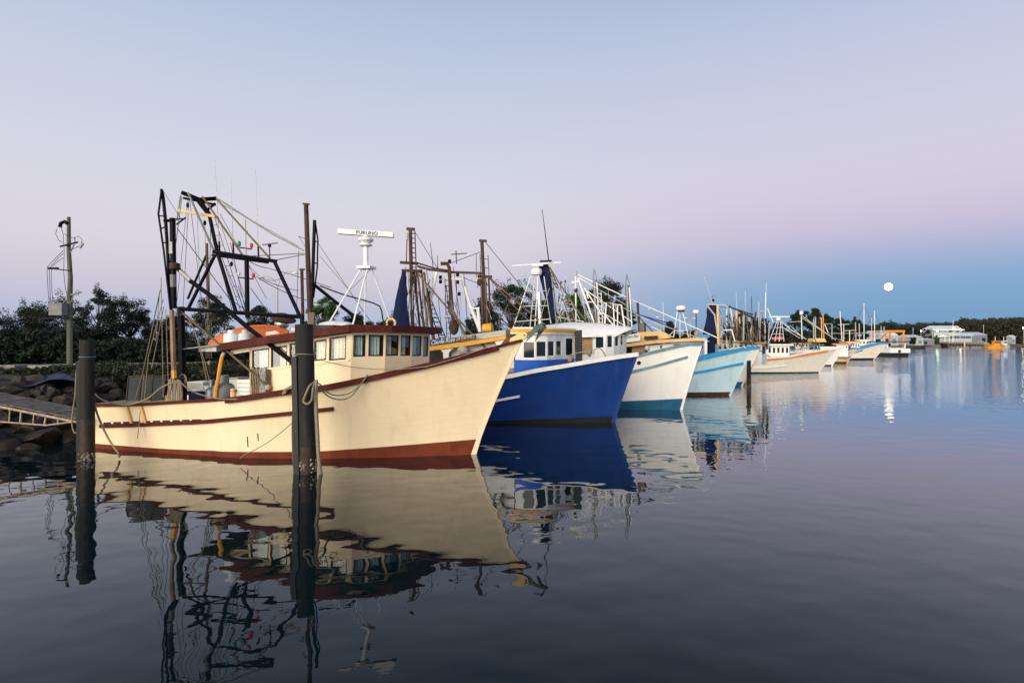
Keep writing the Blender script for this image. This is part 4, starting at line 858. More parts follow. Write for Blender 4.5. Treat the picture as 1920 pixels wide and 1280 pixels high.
# ================================================================== boat 4: pale blue trawler
b4 = Boat('trawler', 'pale blue trawler with bright azure rail and strake, fourth in the row', (1369.5,740.5), -17, 13.5, 2.4,
    [(1150,690),(1220,686),(1289,677),(1330,668),(1370,659),(1403.5,651.5)], 1.15, 1.05, boot=[(1281,735.5),(1330,735),(1368,734.5)], hullm='pale_blue', bootm='brown_boot', capm='azure', cap=(.16,.20),
    strakes=[('azure', [(1270,704),(1330,694),(1392,681)], .13, .13)])
fz = lin_z(b4, (1210,648), (1300,639), -1.35)
ft = [xy(b4,1214,650,-1.3), xy(b4,1292,650,-1.3), xy(b4,1306,650,-.9), xy(b4,1314,650,-.2), xy(b4,1321,650,.8)]; ft += [(ft[4][0]-.2,1.3), (ft[0][0],1.3)]
b4.house('wheelhouse', ft, b4.H(.6)-.55, fz, {0: [(1236,645,1243,654.5),(1262,643.5,1277,648.5),(1283,642,1290,655)], 1: [(1296,641.5,1304.5,664)], 2: [(1307,641,1311.5,664)], 3: [(1314.5,639,1319.5,655)]}, m='white', frame='white_plain', pane='glass_dark')
slab(b4, 'roof', 'tan_trim', [(1172,644.5),(1230,637.5),(1300,633),(1323,633),(1323,639),(1300,639),(1230,643.5),(1172,650.5)], -1.65, 3.2)
MB().prism([(x+.05, y*1.04) for x, y in ft[1:6]]+[(ft[1][0], 1.3)], b4.H(.7)-.6, b4.P(1300,668,-1.2).z).build('coaming', 'azure', b4.root)
slab(b4, 'canopy', 'tan_trim', [(1172,641),(1178,628),(1210,621),(1240,620.5),(1258,633),(1230,637),(1200,641)], -.9, 1.5); slab(b4, 'equipment_box', 'black_boot', [(1208,630.5),(1233,629),(1233,635),(1208,636.5)], -1.3, .3)
sg = slab(b4, 'name_board', 'white_plain', [(1172,627),(1200,626),(1200,638.5),(1172,642.5)], -1.4, .04); lettering(b4, sg, 'Gem Bay', (1174,636), (1197.5,633.5), 7, -1.4, 'navy_print', .3)
slab(b4, 'plywood_locker', 'ply', [(1185,646),(1208,643),(1209,661),(1185,664)], -1.3, .8); b4.blob('life_jacket_bundle', 'rag_white', 1213, 652, -1.4, 9, 11, 'ball'); b4.blob('crew_gear', 'rag', 1206, 654, -1.2, 5, 10, 'ball')
dome_radar(b4, 1277, 577, 0, 19, 9); b4.blob('radar_base', 'black_boot', 1277, 583, 0, 13, 3)
for a, c, ya, yb in (((1270,584),(1263,632),-.2,-.6),((1275,584),(1275,633),.2,.6),((1280,584),(1291,632),0,0)): b4.pole('tripod_leg', 'white_plain', [a, c], [ya, yb], 2.3)
b4.pole('tripod_brace', 'white_plain', [(1264,620),(1288,619.5)], -.3, 1.6); b4.pole('roof_rail', 'white_plain', [(1250,633),(1262,622),(1266,618)], -.3, 1.6)
dome_radar(b4, 1305, 584, .8, 12.5, 7); b4.pole('radar_mast', 'rust', [(1305,588),(1305.5,632)], .8, 2); b4.blob('canvas_bundle', 'rag', 1306, 625, .8, 9, 12, 'ball')
b4.pole('bow_timber', 'tan_trim', [(1368,655),(1398,651)], -.3, 4); b4.pole('mast', 'white', [(1243,566),(1245,618)], .6, 1)
aerials(b4, [((1140,540),(1142,560)),((1320,518),(1336,568))], .5, 'white_wire', .8)
b4.pole('white_arm', 'white', [(1222,612),(1262,632)], -.4, 2); b4.pole('white_arm', 'tan_trim', [(1216,608),(1224,608)], -.4, 2)
# its port neighbour's net curtain and aft posts belong to the next boat

# ================================================================== boat 5 and the ones tucked behind
b5 = Boat('trawler', 'white trawler, mainly its bow showing, just behind the pale blue trawler', (1391.5,723.5), -17, 13, 2.3,
    [(1250,680),(1330,673),(1380,663),(1417.5,651)], 1.1, 1.05, boot=[(1370,716),(1391,715.5)], hullm='white_hull', bootm='sea_blue', capm='azure', cap=(.15,.16))
b5.pole('mast_post', 'tan_trim', [(1345.5,572),(1347,648)], -.8, 4.5); b5.ladder('pale_grey', (1350,590), (1350,650), (1354,590), (1354,650), -.8, 12, 1.2); b5.bar('gantry_beam', 'pale_grey', [(1327,570.5),(1362,572)], -.4, 1.8); b5.bar('gantry_beam', 'black_steel', [(1346,571),(1364,572)], -.3, 1.2)
b5.pole('gantry_leg', 'white', [(1363,573),(1362,650)], .2, 2.3); b5.pole('gantry_leg', 'white', [(1370,578),(1375,612)], .3, 2.5); b5.pole('gantry_leg', 'pale_grey', [(1326,573),(1340,590),(1345,625)], -.6, 3)
b5.bar('aft_frame', 'white', [(1348,640),(1355,619),(1372,618),(1378,640)], -.6, 1.8); b5.blob('mast_lamp', 'black_steel', 1337, 563, -.5, 5, 6, 'ball'); b5.bar('weather_vane', 'wire', [(1331,558),(1340,555)], -.5, 1)
slab(b5, 'wheelhouse_roof', 'azure', [(1298,632),(1306,627),(1328,627),(1332,631),(1326,634)], -1.2, 2.2); slab(b5, 'wheelhouse_wall', 'white', [(1300,634),(1326,634),(1326,668),(1300,668)], -1, 1.8); slab(b5, 'blue_post', 'teal', [(1341,645),(1348,645),(1348,662),(1341,662)], -.9, .25)
hung_net(b5, 'tall dark blue net draped from the beam behind the pale blue trawler', [(571,1332,1343),(577,1327,1346),(600,1325,1347),(620,1321,1347),(635,1316,1347),(662,1318,1345)], -.2)
wires(b5, [((1347,576),(1362,612),-.6,0),((1348,590),(1370,640),-.6,.2),((1350,575),(1364,577),-.5,0),((1344,612),(1400,646),-.7,-.4),((1352,600),(1392,645),-.5,-.4)], 'wire', .9)
def far_trawler(label, stem, head, L, B, sheer, over, hullm, bootm, capm, boot, cap=(.16,.2), strakes=(), rig=(), extra=None, name='trawler', group=None, wh=None, **k):
    b = Boat(name, label, stem, head, L, B, sheer, over, 1.05, boot=boot, hullm=hullm, bootm=bootm, capm=capm, cap=cap, strakes=strakes, group=group, **k)
    for nm, m, pts, y, w in rig: b.pole(nm, m, pts, y, w, n=6)
    if wh:      # photo box of the wheelhouse: x0, roof y, x1, sill; window rectangles follow
        (x0, yr, x1, yw0, yw1, n, m, roofm) = wh
        A = b.P(x0, yw1, -B*.55); Cc = b.P(x1, yw1, -B*.55); zt = b.P(x0, yr, -B*.55).z; zb_ = b.H(.5)-.4
        ft_ = [(A.x,-B*.55),(Cc.x,-B*.55),(Cc.x+.5,0),(Cc.x,B*.55),(A.x,B*.55)]
        b.house('wheelhouse', ft_, zb_, zt, {0: [(x0+(x1-x0)*(i+.15)/n, yw0, x0+(x1-x0)*(i+.85)/n, yw1) for i in range(n)], 1: [('uv',.15,.85,.5,.9)], 2: [('uv',.15,.85,.5,.9)]}, m=m, frame=m, pane='glass_dark')
        MB().prism([(A.x-.4,-B*.65),(Cc.x+.3,-B*.65),(Cc.x+.8,0),(Cc.x+.3,B*.65),(A.x-.4,B*.65)], zt, zt+.16).build('roof', roofm, b.root)
    if extra: extra(b)
    return b
rr = random.Random(11)
def forest(x0, x1, n, yt, yb, Z=50, mats=('old_wood','pale_grey','rust','black_steel')):
    out = []
    for i in range(n):
        x = x0+(x1-x0)*(i+rr.random()*.8)/n; lean = rr.uniform(-4, 6); out.append(('mast' if i % 3 == 0 else 'derrick_pole', rr.choice(mats), [(x, yt+rr.uniform(0,16)), (x+lean, yb)], rr.uniform(-1,1), rr.choice((1.6,2.2,3.2))))
    return out
def clutter(b, x0, x1, y0, y1, n, ya, yb, seed, mats=('rust','old_wood','wire','rope','net_dark','pale_grey')):
    q = random.Random(seed)
    for i in range(n):
        x, y = q.uniform(x0, x1), q.uniform(y0, y1); w = q.choice((.7,.9,1.2,1.8)); m = q.choice(mats); yl = q.uniform(ya, yb)
        if q.random() < .22: b.blob('tackle', q.choice(('rust','black_steel','old_wood')), x, y, yl, q.uniform(2,4.5), q.uniform(3,7), 'ball')
        else: b.pole('rig_line', m, [(x, y), (x+q.uniform(-9,12), min(y1+6, y+q.uniform(12,55)))], yl, w, n=5)
def ex_a(b):
    clutter(b, 1362, 1412, 580, 640, 60, -1, 1, 5)
    for k in range(3): hung_net(b, ['dark net gathered high among the masts behind boat with blue rail','blackish net slung low between the masts of the hidden trawlers','narrow dark net by the thick tan post among the hidden masts'][k], [(588+7*k,1385+8*k,1389+8*k),(598+5*k,1382+9*k,1391+9*k),(612+3*k,1384+8*k,1388+9*k),(626,1383+8*k,1389+8*k)], .5-.3*k, 'net_dark', 'dark nets among the masts')
far_trawler('hidden trawler whose thick tan post rises behind the white bow', (1398,716), -17, 12, 2.2, [(1300,676),(1360,670),(1408,657)], .9, 'tan_hull', 'brown_boot', 'orange', [(1340,709),(1397,709)],
    rig=[('mast','tan_trim',[(1381,583),(1380,650)],0,4.2),('mast','rust',[(1391,582),(1393,650)],.2,4),('derrick_pole','tan_trim',[(1394,605),(1394,650)],.1,2.5)]+forest(1366,1400,9,584,652)+forest(1368,1392,5,600,652,mats=('black_steel','rust'))+
        [('boom','rust',[(1366,574),(1380,580),(1412,590)],0,3.5),('boom','black_steel',[(1385,583),(1412,596),(1414,612)],.5,3),('aerial','white_wire',[(1380,548),(1382,583)],0,.9),('aerial','white_wire',[(1397,545),(1398,583)],0,.9),('boom','old_wood',[(1370,622),(1430,660)],-.5,2),('boom','old_wood',[(1385,610),(1425,655)],-.5,2.4)], extra=ex_a, wh=(1345,642,1385,645,655,4,'white','ply'))
far_trawler('second hidden trawler with tall whitish mast', (1401,709), -17, 12, 2.2, [(1320,674),(1370,668),(1412,658)], .9, 'white_hull', 'sea_blue', 'white', [(1350,704),(1400,704)],
    rig=[('mast','pale_grey',[(1423,565),(1421,650)],0,3),('mast','tan_trim',[(1424,580),(1424,650)],.4,3),('mast','white',[(1436,548),(1434,650)],0,2.2),('aerial','white_wire',[(1437,530),(1436,560)],0,1),('derrick_pole','white',[(1439,578),(1450,605)],.2,2.2),('boom','tarp_blue',[(1409,556),(1410,590)],0,1.1),
        ('boom','tarp_blue',[(1417,585),(1414,614)],.3,2.6),('boom','black_steel',[(1420,612),(1443,635)],-.3,1.8),('boom','old_wood',[(1400,620),(1440,650)],-.4,2.4),('boom','old_wood',[(1425,625),(1445,652)],-.4,2.4),('brace','pale_grey',[(1424,583),(1435,583)],.1,1.5)]+forest(1400,1446,12,592,655), wh=(1395,645,1428,648,656,3,'white','ply'))
clut(b3, 1035, 1075, 525, 598, 26, -.2, .9, 35); clut(b3, 1110, 1185, 560, 605, 20, -.2, .9, 36)
clut(b5, 1348, 1375, 590, 645, 26, -.6, .6, 37)
for b, a in DEFER: clutter(b, *a)
# boat 6: cream-white, orange band
def ex6(b):
    for a, c, y in (((1457,602),(1442,640),-.6),((1460,602),(1453,640),.5),((1464,602),(1461,640),-.3),((1466,602),(1470,640),.4)): b.pole('tower_leg', 'white_plain', [a, c], [y*.4,y], 1.3)
    for a, c in (((1452,614),(1467,614)),((1448,626),(1468,626)),((1445,634),(1470,634))): b.pole('tower_brace', 'white_plain', [a, c], -.3, 1.0)
    b.bar('scanner_bar', 'white_plain', [(1441.5,593.5),(1480,593.5)], 0, 1.8); b.blob('radar_scanner', 'white_plain', 1459.5, 598, 0, 9, 6, 'dome')
    b.bar('equipment_box', 'black_boot', [(1431,642),(1445,642)], -.8, 2.6); slab(b, 'red_tarp', 'red', [(1450,632),(1467,629),(1467,637),(1450,638)], .6, .5)
    b.pole('white_stay', 'white', [(1418,675),(1427,655)], -1.6, 2.4); clutter(b, 1480, 1540, 632, 650, 20, -.8, .8, 41, ('teal','tarp_blue','pale_grey','rust')); slab(b, 'work_shelter', 'tan_trim', [(1524,641),(1526,634),(1546,634),(1550,641)], .5, 1.5); b.pole('anchor_arm', 'black_steel', [(1432,662),(1446,670)], -1.7, 1.3)
far_trawler('cream-white trawler with an orange band under its rail, sixth bow in the row', (1535.5,698.5), -8, 14, 2.4, [(1405,675),(1440,671),(1480,668),(1520,660),(1556,654.5)], 1.6, 'cream_white', 'green_boot', 'white', [(1409,697),(1470,697.3),(1535,696.5)], cap=(.15,.15),
    strakes=[('orange_paint',[(1410,677.5),(1450,673.5),(1500,667),(1552,658)],.1,.2),('white',[(1409,691),(1440,689),(1472,685.5)],.14,.14)], wl=.98, wh=(1431,648,1480,651,662,6,'white','white'), extra=ex6,
    rig=[('boom','white',[(1468,605),(1486,620),(1512,636)],-.2,1.5),('boom','white',[(1465,612),(1500,634)],.2,1.3),('boom','white',[(1440,612),(1420,598)],0,1.5),('rail','teal',[(1481,657),(1545,646)],-.6,1.6)])
far_trawler('narrow plain white trawler bow between the orange-banded and the tan trawler', (1560,686), -35, 13, 2.3, [(1500,661),(1540,657),(1574,650.5)], 1.3, 'white_plain', 'far_boot', 'white', [(1545,683.5),(1560,683.5)], wh=(1490,645,1516,640,650,4,'pale_grey','ply'),
    rig=[('mast','white',[(1502.5,592),(1504,636)],0,2.2),('mast_lamp','white_plain',[(1502.5,583),(1502.5,590)],0,6),('boom','pale_grey',[(1504,592),(1534,614),(1567,637)],.3,1.6),('boom','pale_grey',[(1504,596),(1560,632)],-.3,1.2),('brace','pale_grey',[(1480,604),(1503,602)],0,1.3),('boom','white',[(1484,612),(1500,628)],0,1.2)])
far_trawler('tan trawler with dark red boot stripe and azure cabin, between two white bows', (1588,681), -25, 13, 2.3, [(1545,663),(1570,659),(1599,652.5)], 1.2, 'tan_hull', 'brown_boot', 'azure', [(1564,678),(1587,678)], wh=(1568,646,1590,648,653,4,'white','orange_paint'),
    rig=[('mast','tan_trim',[(1540,596),(1541,640)],0,1.8),('mast','orange_paint',[(1543,588),(1545,640)],.4,2.2),('mast','pale_grey',[(1529,594),(1529,640)],0,1.8),('mast','pale_grey',[(1525.5,598),(1526,640)],.5,2.2),('brace','pale_grey',[(1546,607),(1560,607)],0,.9),('mast','pale_grey',[(1560,607),(1560,636)],0,1.6),
        ('boom','white',[(1546,607),(1553,624)],0,2),('mast','rust',[(1535,600),(1536,640)],.3,1.6)])
def ex9(b):
    c = b.track([(1634,658)], .8)[0]; p = b.hp(c[0], c[1], -1, .02); k = b.dep(p)/F
    for dx in (-2, 2): MB().tube([p+V((dx+2.2*math.cos(t)*.6)*k, -.02, (3.6*math.sin(t))*k) for t in [i*math.pi/8 for i in range(3, 14)]], .07, 5).build('bow_emblem', 'sign_gold', b.root)
far_trawler('white trawler with blue rail and gold bow emblem near the row\'s end', (1638,674.5), -12, 17, 2.7, [(1580,657),(1600,655.5),(1625,650),(1651.5,643)], 2.2, 'cream_white', 'far_boot', 'azure', [(1591,671.5),(1637,671)], cap=(.2,.25),
    strakes=[('azure',[(1593,663),(1618,656)],.2,.2)], wl=.98, wh=(1590,642,1612,644,650,5,'white','tan_trim'), extra=ex9,
    rig=[('mast','white',[(1575,584),(1579,640)],0,2),('scanner_bar','white',[(1571,608.5),(1592,607.5)],0,1.2),('scanner_bar','white',[(1582,620),(1604,619)],0,1.2),('radar_post','white',[(1582,608),(1582,640)],0,1.6),('radar_post','white',[(1593,620),(1593,640)],0,1.8),('boom','pale_grey',[(1555,625),(1665,624)],0,1.0),
        ('mast','pale_grey',[(1604,604),(1605,645)],0,1.6),('mast','pale_grey',[(1611,606),(1612,645)],0,1.6),('brace','old_wood',[(1598,640),(1606,618)],0,1.6),('boom','old_wood',[(1650,636),(1664,624)],.5,1.4)])
far_trawler('small white bow with red boot stripe beside the broad-sterned cruiser', (1655,666.5), -20, 12, 2.4, [(1640,651),(1650,648),(1657,646.5)], .8, 'white_plain', 'oxide', 'white', [(1641,664.5),(1654,664.5)], wh=(1610,638,1630,640,645,3,'white','white'))
# broad-sterned cruiser with its counter towards the camera
p = onwater(1674, 668); cr = thing('motor_cruiser', 'white cabin cruiser with dark roof and wide stern, last boat of the near row', 'cruiser', p, R(6)); k = p.y/F
mb = MB(); mb.prism([(-20*k,-2),(20*k,-2),(19*k,6),(6*k,14),(-16*k,8)], 7*k, 15*k); mb.build('hull', 'white_plain', cr)
MB().prism([(-19.5*k,-1.6),(19*k,-1.6),(18*k,6),(5*k,13),(-15*k,8)], -.4, 7*k-.01).build('boot_stripe', 'black_boot', cr); MB().box((-2*k,-2.03,10*k),(5*k,.05,5*k)).build('exhaust_outlet', 'black_boot', cr)
mb = MB(); mb.prism([(-18*k,-1),(17*k,-1),(15*k,6),(-15*k,6)], 15*k+.005, 17*k); mb.build('cockpit_floor', 'pale_grey', cr)
for x in (-18,17): MB().box((x*k,-.9,21*k),(1.6*k,.3,11*k)).build('roof_post', 'white_plain', cr)
MB().box((0,2.5,20*k),(30*k,.2,9*k)).build('cabin_front', 'white_plain', cr); MB().box((0,2.3,21*k),(24*k,.25,5*k)).build('window', 'glass_dark', cr); MB().box((0,1.4,27.5*k),(40*k,6,1.8*k)).build('roof', 'canvas_dark', cr)

# ================================================================== piles
def pile(label, base, w, top, mtop='pile_wood', fender=True, lean=0):
    p = onwater(*base); k = p.y/F; r = w*k/2; H = CH+(HY-top)*k
    t = thing('mooring_pile', label, 'pile', p); rnd = random.Random(int(w*7))
    def ring(z, rr): return (rr*(1+.02*rnd.uniform(-1,1)), z)
    zs = [.62+(H-.62)*i/8 for i in range(9)]
    MB().lathe((0,0,0), [(r*.94, zs[0])]+[ring(z, r*(1.04-.08*z/H)) for z in zs]+[(r*.88, H+.012)], 20).build('pile_shaft', mtop, t)
    TZ = 1.05 if 20 < w < 30 else .62
    MB().lathe((0,0,0), [(r*1.01,-1.2),(r*1.03,0),(r*1.04,.3),(r*1.015,TZ)], 20).build('tide_band', 'pile_wet' if mtop == 'pile_wood' else 'black_boot', t)
    mb = MB()
    for i in range(48):
        a = rnd.uniform(-math.pi, 0) if rnd.random() < .85 else rnd.uniform(0, math.pi); z = rnd.gauss(.17, .06) if w > 25 else rnd.gauss(.1,.05); s = rnd.uniform(.012,.034)
        c = V(r*1.04*math.cos(a), r*1.04*math.sin(a), z); mb.lathe(c, [(s,-.5*s),(s*1.1,0),(s*.5,.8*s)], 6, axis=(math.cos(a), math.sin(a), rnd.uniform(-.3,.6)))
    o = mb.build('barnacles', 'barnacle', t); o['kind'] = 'stuff'
    return t, p, r, H
t1, p1, r1, H1 = pile('dark mooring pile with black steel edge standing in front of the cream trawler', (576,886), 34, 609)
t1.rotation_euler = (0, -.022, 0)
# steel fender channel on its left
Hf = CH+(HY-668)*p1.y/F
MB().box((-r1*.80,-r1*.66,Hf/2-.3),(r1*.62,.14,Hf+.6), -.15).build('fender_strip', 'pile_black', t1)
MB().box((r1*.86,-r1*.35,Hf/2-.3),(r1*.18,.14,Hf+.6), -.5).build('fender_strip', 'pile_black', t1)
for i in range(5): MB().lathe((-r1*.78,-r1*.62-.07,.5+i*.48), [(.014,0),(.014,.02),(.006,.025)], 8, axis=(0,-1,0)).build('bolt', 'galv', t1)
MB().tube([V((r1+.012)*math.cos(a), (r1+.012)*math.sin(a), Hf+.05+.01*math.sin(3*a)) for a in [i*math.pi/10 for i in range(20)]], .012, 5, closed=True).build('wire_band', 'rope', t1)
MB().beam((.13,.1,H1),(.15,.14,H1+.28),.13,.10).build('post_stub', 'old_wood', t1)
t2, p2, r2, H2 = pile('weathered brown-grey mooring pile at the far left beside the gangway', (163,862), 25, 638)
MB().tube([V((r2+.01)*math.cos(a), (r2+.01)*math.sin(a), H2-.42) for a in [i*math.pi/10 for i in range(20)]], .01, 5, closed=True).build('wire_band', 'teal', t2)
MB().box((-r2*.75,-r2*.6,1.0),(r2*.5,.10,3.0), .25).build('fender_strip', 'pile_black', t2)
t3, p3, r3, H3 = pile('slim dark pile beside the white bow, in front of the orange-banded trawler', (1404,727), 8, 676)

# ropes
def rope(label, pts, r=.014, m='rope', group='mooring ropes', sm=4):
    P = []
    pts = [Vector(p) for p in pts]
    for i in range(len(pts)-1):
        a = pts[max(i-1,0)]; b = pts[i]; c = pts[i+1]; d = pts[min(i+2,len(pts)-1)]
        for k in range(sm):
            t = k/sm; P.append(.5*((2*b)+(c-a)*t+(2*a-5*b+4*c-d)*t*t+(3*b-a-3*c+d)*t**3))
    P.append(pts[-1]); o = MB().tube(P, r, 6).build('mooring_rope', m); return tag(o, label, 'rope', group)
def WR(lst): return [W(*q) for q in lst]
rope('long slack rope from the left pile to the cream trawler\'s after post', WR([(176,735,15.3),(190,748,15.4),(215,756,15.5),(242,758,15.4),(275,748,15.2),(300,728,15.0),(322,718,14.9),(338,716,14.9)]), .022)
rope('rope sagging along the cream trawler\'s bulwark top towards the rail step', WR([(338,716,14.9),(358,732,14.9),(385,742,14.9),(420,748,14.85),(470,746,14.8),(510,738,14.75),(535,729,14.6),(556,717,13.9)]), .016)
rope('frayed rope dropping from the left pile past the cream stern into the water', WR([(170,682,15.1),(174,725,15.0),(178,760,15.0),(188,790,15.1),(205,825,15.0),(221,848,14.9),(224,856,15.0)]), .026)
rope('rope loop hanging on the left side of the left pile', WR([(147,679,15.2),(143,700,15.15),(141,740,15.1),(137,768,15.1),(135,795,15.1),(141,812,15.1),(147,795,15.1),(146,740,15.05),(149,690,15.1),(151,680,15.1),(147,677,15.1)]), .020)
rope('short rope tail around the left pile just below its wire', WR([(147,703,15.1),(158,696,14.98),(172,686,15.0),(177,668,15.1)]), .018)
rope('thick braided rope hanging down the right side of the near pile', WR([(593,712,13.25),(592,735,13.2),(593,770,13.2),(595,810,13.2),(597,850,13.2),(600,880,13.25),(603,890,13.3)]), .045)
rope('closed rope loop hanging in front of the near pile', WR([(588,717,13.22),(580,724,13.1),(572,742,13.08),(569,752,13.08),(576,757,13.08),(584,750,13.08),(586,735,13.1),(588,720,13.2),(592,715,13.25)]), .024)
rope('upper strand from the near pile to the cream trawler\'s forward rail', WR([(592,716,13.25),(602,722,13.5),(615,736,14.0),(632,741,14.2),(655,737,14.4),(675,722,14.5),(688,703,14.6)]), .016)
rope('lower strand from the near pile to the cream trawler\'s forward rail', WR([(592,718,13.25),(602,730,13.5),(618,744,14.0),(640,749,14.2),(660,741,14.4),(680,716,14.5),(690,702,14.6)]), .016)
rope('dark wet rope hanging on the left side of the near pile', WR([(553,730,13.7),(551,760,13.6),(549,800,13.5),(550,850,13.4),(553,890,13.4)]), .030, 'rope_dark')
rope('thin line slanting from the near pile down to the water beside the cream hull', WR([(550,790,13.6),(530,808,13.9),(505,827,14.1),(480,842,14.25),(462,850,14.4),(450,859,14.5)]), .010)
rope('knotted rope end on the near pile, by the rail', WR([(556,728,13.9),(545,727,14.3),(535,731,14.55),(531,738,14.55),(537,734,14.5)]), .030)
rope('rope strung from the cream trawler\'s bow to the blue trawler', [b1.to_world(b1.P(952,643,-.1)), W(968,640,16.5), b1.to_world(b1.P(985,634,0))], .012)

# ================================================================== gangway on the left
gw = thing('gangway', 'grey boarded gangway with an open truss side, sloping down to the left pile', 'gangway', (0,0,0))
ga, gb = W(-90,738,16.0), W(148,785,15.9); n_ = 20; back = V(.18,1.05,.0)
for i in range(n_):
    a = ga.lerp(gb, i/n_); c = ga.lerp(gb, (i+.93)/n_); z = rnd.uniform(-.012,.012) if (rnd := random.Random(i)) else 0
    MB().hexa([a+V(0,0,z-.03), c+V(0,0,z-.03), c+back+V(0,0,z-.03), a+back+V(0,0,z-.03), a+V(0,0,z), c+V(0,0,z), c+back+V(0,0,z), a+back+V(0,0,z)]).build('deck_board', 'walkway', gw, smooth=False)
lo0, lo1, lo2 = W(-90,783,15.9), W(85,797,15.85), W(148,789,15.85)
MB().tube([ga+V(0,-.02,-.09), gb+V(0,-.02,-.09)], .035, 7).build('top_chord', 'rag', gw); MB().tube([lo0, lo1, lo2], .022, 6).build('bottom_chord', 'rag', gw)
for px in (-60,-30,-5,19,40,64,87,110): 
    t = (px+90)/238; a = ga.lerp(gb, t)+V(0,0,-.09); bq = W(px-2 if px != 87 else 83, interp([(-90,783),(85,797),(148,789)], px), 15.87); MB().tube([a, bq], .026 if px in (40,87) else .018, 6).build('strut', 'rag', gw)

# ================================================================== rock revetment
rv = thing('rock_revetment', 'bank of grey-brown boulders behind the left pile and the cream stern', 'rock bank', (0,0,0)); rr = random.Random(21)
bases = []
for k in range(7):
    bm_ = __import__('bmesh').new(); __import__('bmesh').ops.create_icosphere(bm_, subdivisions=3, radius=1)
    rk = random.Random(k+40); planes = [(V(rk.uniform(-1,1), rk.uniform(-1,1), rk.uniform(-1,1)).normalized(), rk.uniform(.48,.80)) for _ in range(14)]
    for v in bm_.verts:
        for nrm_, dd in planes:
            q = v.co.dot(nrm_)
            if q > dd: v.co -= nrm_*(q-dd)
        v.co *= 1+.05*noise.noise(v.co*2.4+V(k,0,0)); v.co.z *= .78
    me = bpy.data.meshes.new('boulder'); bm_.to_mesh(me); bm_.free(); me.polygons.foreach_set('use_smooth', [True]*len(me.polygons)); me.set_sharp_from_angle(angle=R(14))
    wet = me.copy(); me.materials.append(MATS['rock']); wet.materials.append(MATS['rock_wet']); bases.append((me, wet))
def bpt(s, off):      # s: running index along the shore
    i = int(s); f = s-i; a = SHORE[i]; c = SHORE[i+1]; x = a[0]+(c[0]-a[0])*f; y = a[1]+(c[1]-a[1])*f; dx = a[2]+(c[2]-a[2])*f; dy = a[3]+(c[3]-a[3])*f
    return V(x+dx*off, y+dy*off, interp(OFF, off))
cnt = 0
for layer, (off, sz) in enumerate(((-.5,.42),(.1,.42),(.6,.38),(1.1,.42),(1.6,.38),(2.1,.42),(2.6,.38),(3.1,.40),(3.7,.38),(4.3,.34),(5.0,.30))):
    s = 2.0+rr.random()*.1
    while s < 5.4 and cnt < 298:
        i = int(s); seg = (V(SHORE[i+1][0],SHORE[i+1][1],0)-V(SHORE[i][0],SHORE[i][1],0)).length; size = sz*rr.uniform(.65,1.35)
        p = bpt(s, off+rr.uniform(-.35,.35)); lowp = p.z < .35
        o = bpy.data.objects.new('boulder', bases[rr.randrange(7)][1 if lowp else 0]); COL.objects.link(o); o.parent = rv; o.location = (p.x, p.y, p.z+size*(.05 if off < 3 else -.12))
        o.scale = (size*rr.uniform(.9,1.35), size*rr.uniform(.8,1.1), size*rr.uniform(.7,1.15)); o.rotation_euler = (rr.uniform(-.9,.9), rr.uniform(-.5,.5), rr.uniform(0,6.3)); cnt += 1
        s += size*1.5/seg
# tarpaulin over the bank, pale kerb of the road
tp = MB(); rows = []
for i in range(15):
    px = -30+190*i/14; rows.append([W(px+4*math.sin(j+i), interp([(-30,742),(20,728),(60,722),(95,712),(120,708),(160,722)], px)+j*(-9)/5+2*math.sin(i*1.3+j), 19.6+j*.5) for j in range(6)])
o = tp.grid(rows).build('tarpaulin', 'tarp_blue'); tag(o, 'crumpled dark blue tarpaulin lying over the top of the left boulder bank', 'tarpaulin')
for i, (px, w, lab) in enumerate(((30,34,'pale concrete slab on the bank at the far left'),(92,40,'pale concrete slab on the bank above the blue tarpaulin'))):
    p = W(px, 704, 27); tag(MB().box((p.x,p.y,1.78),(w*.025,1.2,.3)).build('concrete_slab', 'concrete'), lab, 'slab', 'pale slabs beside the road')

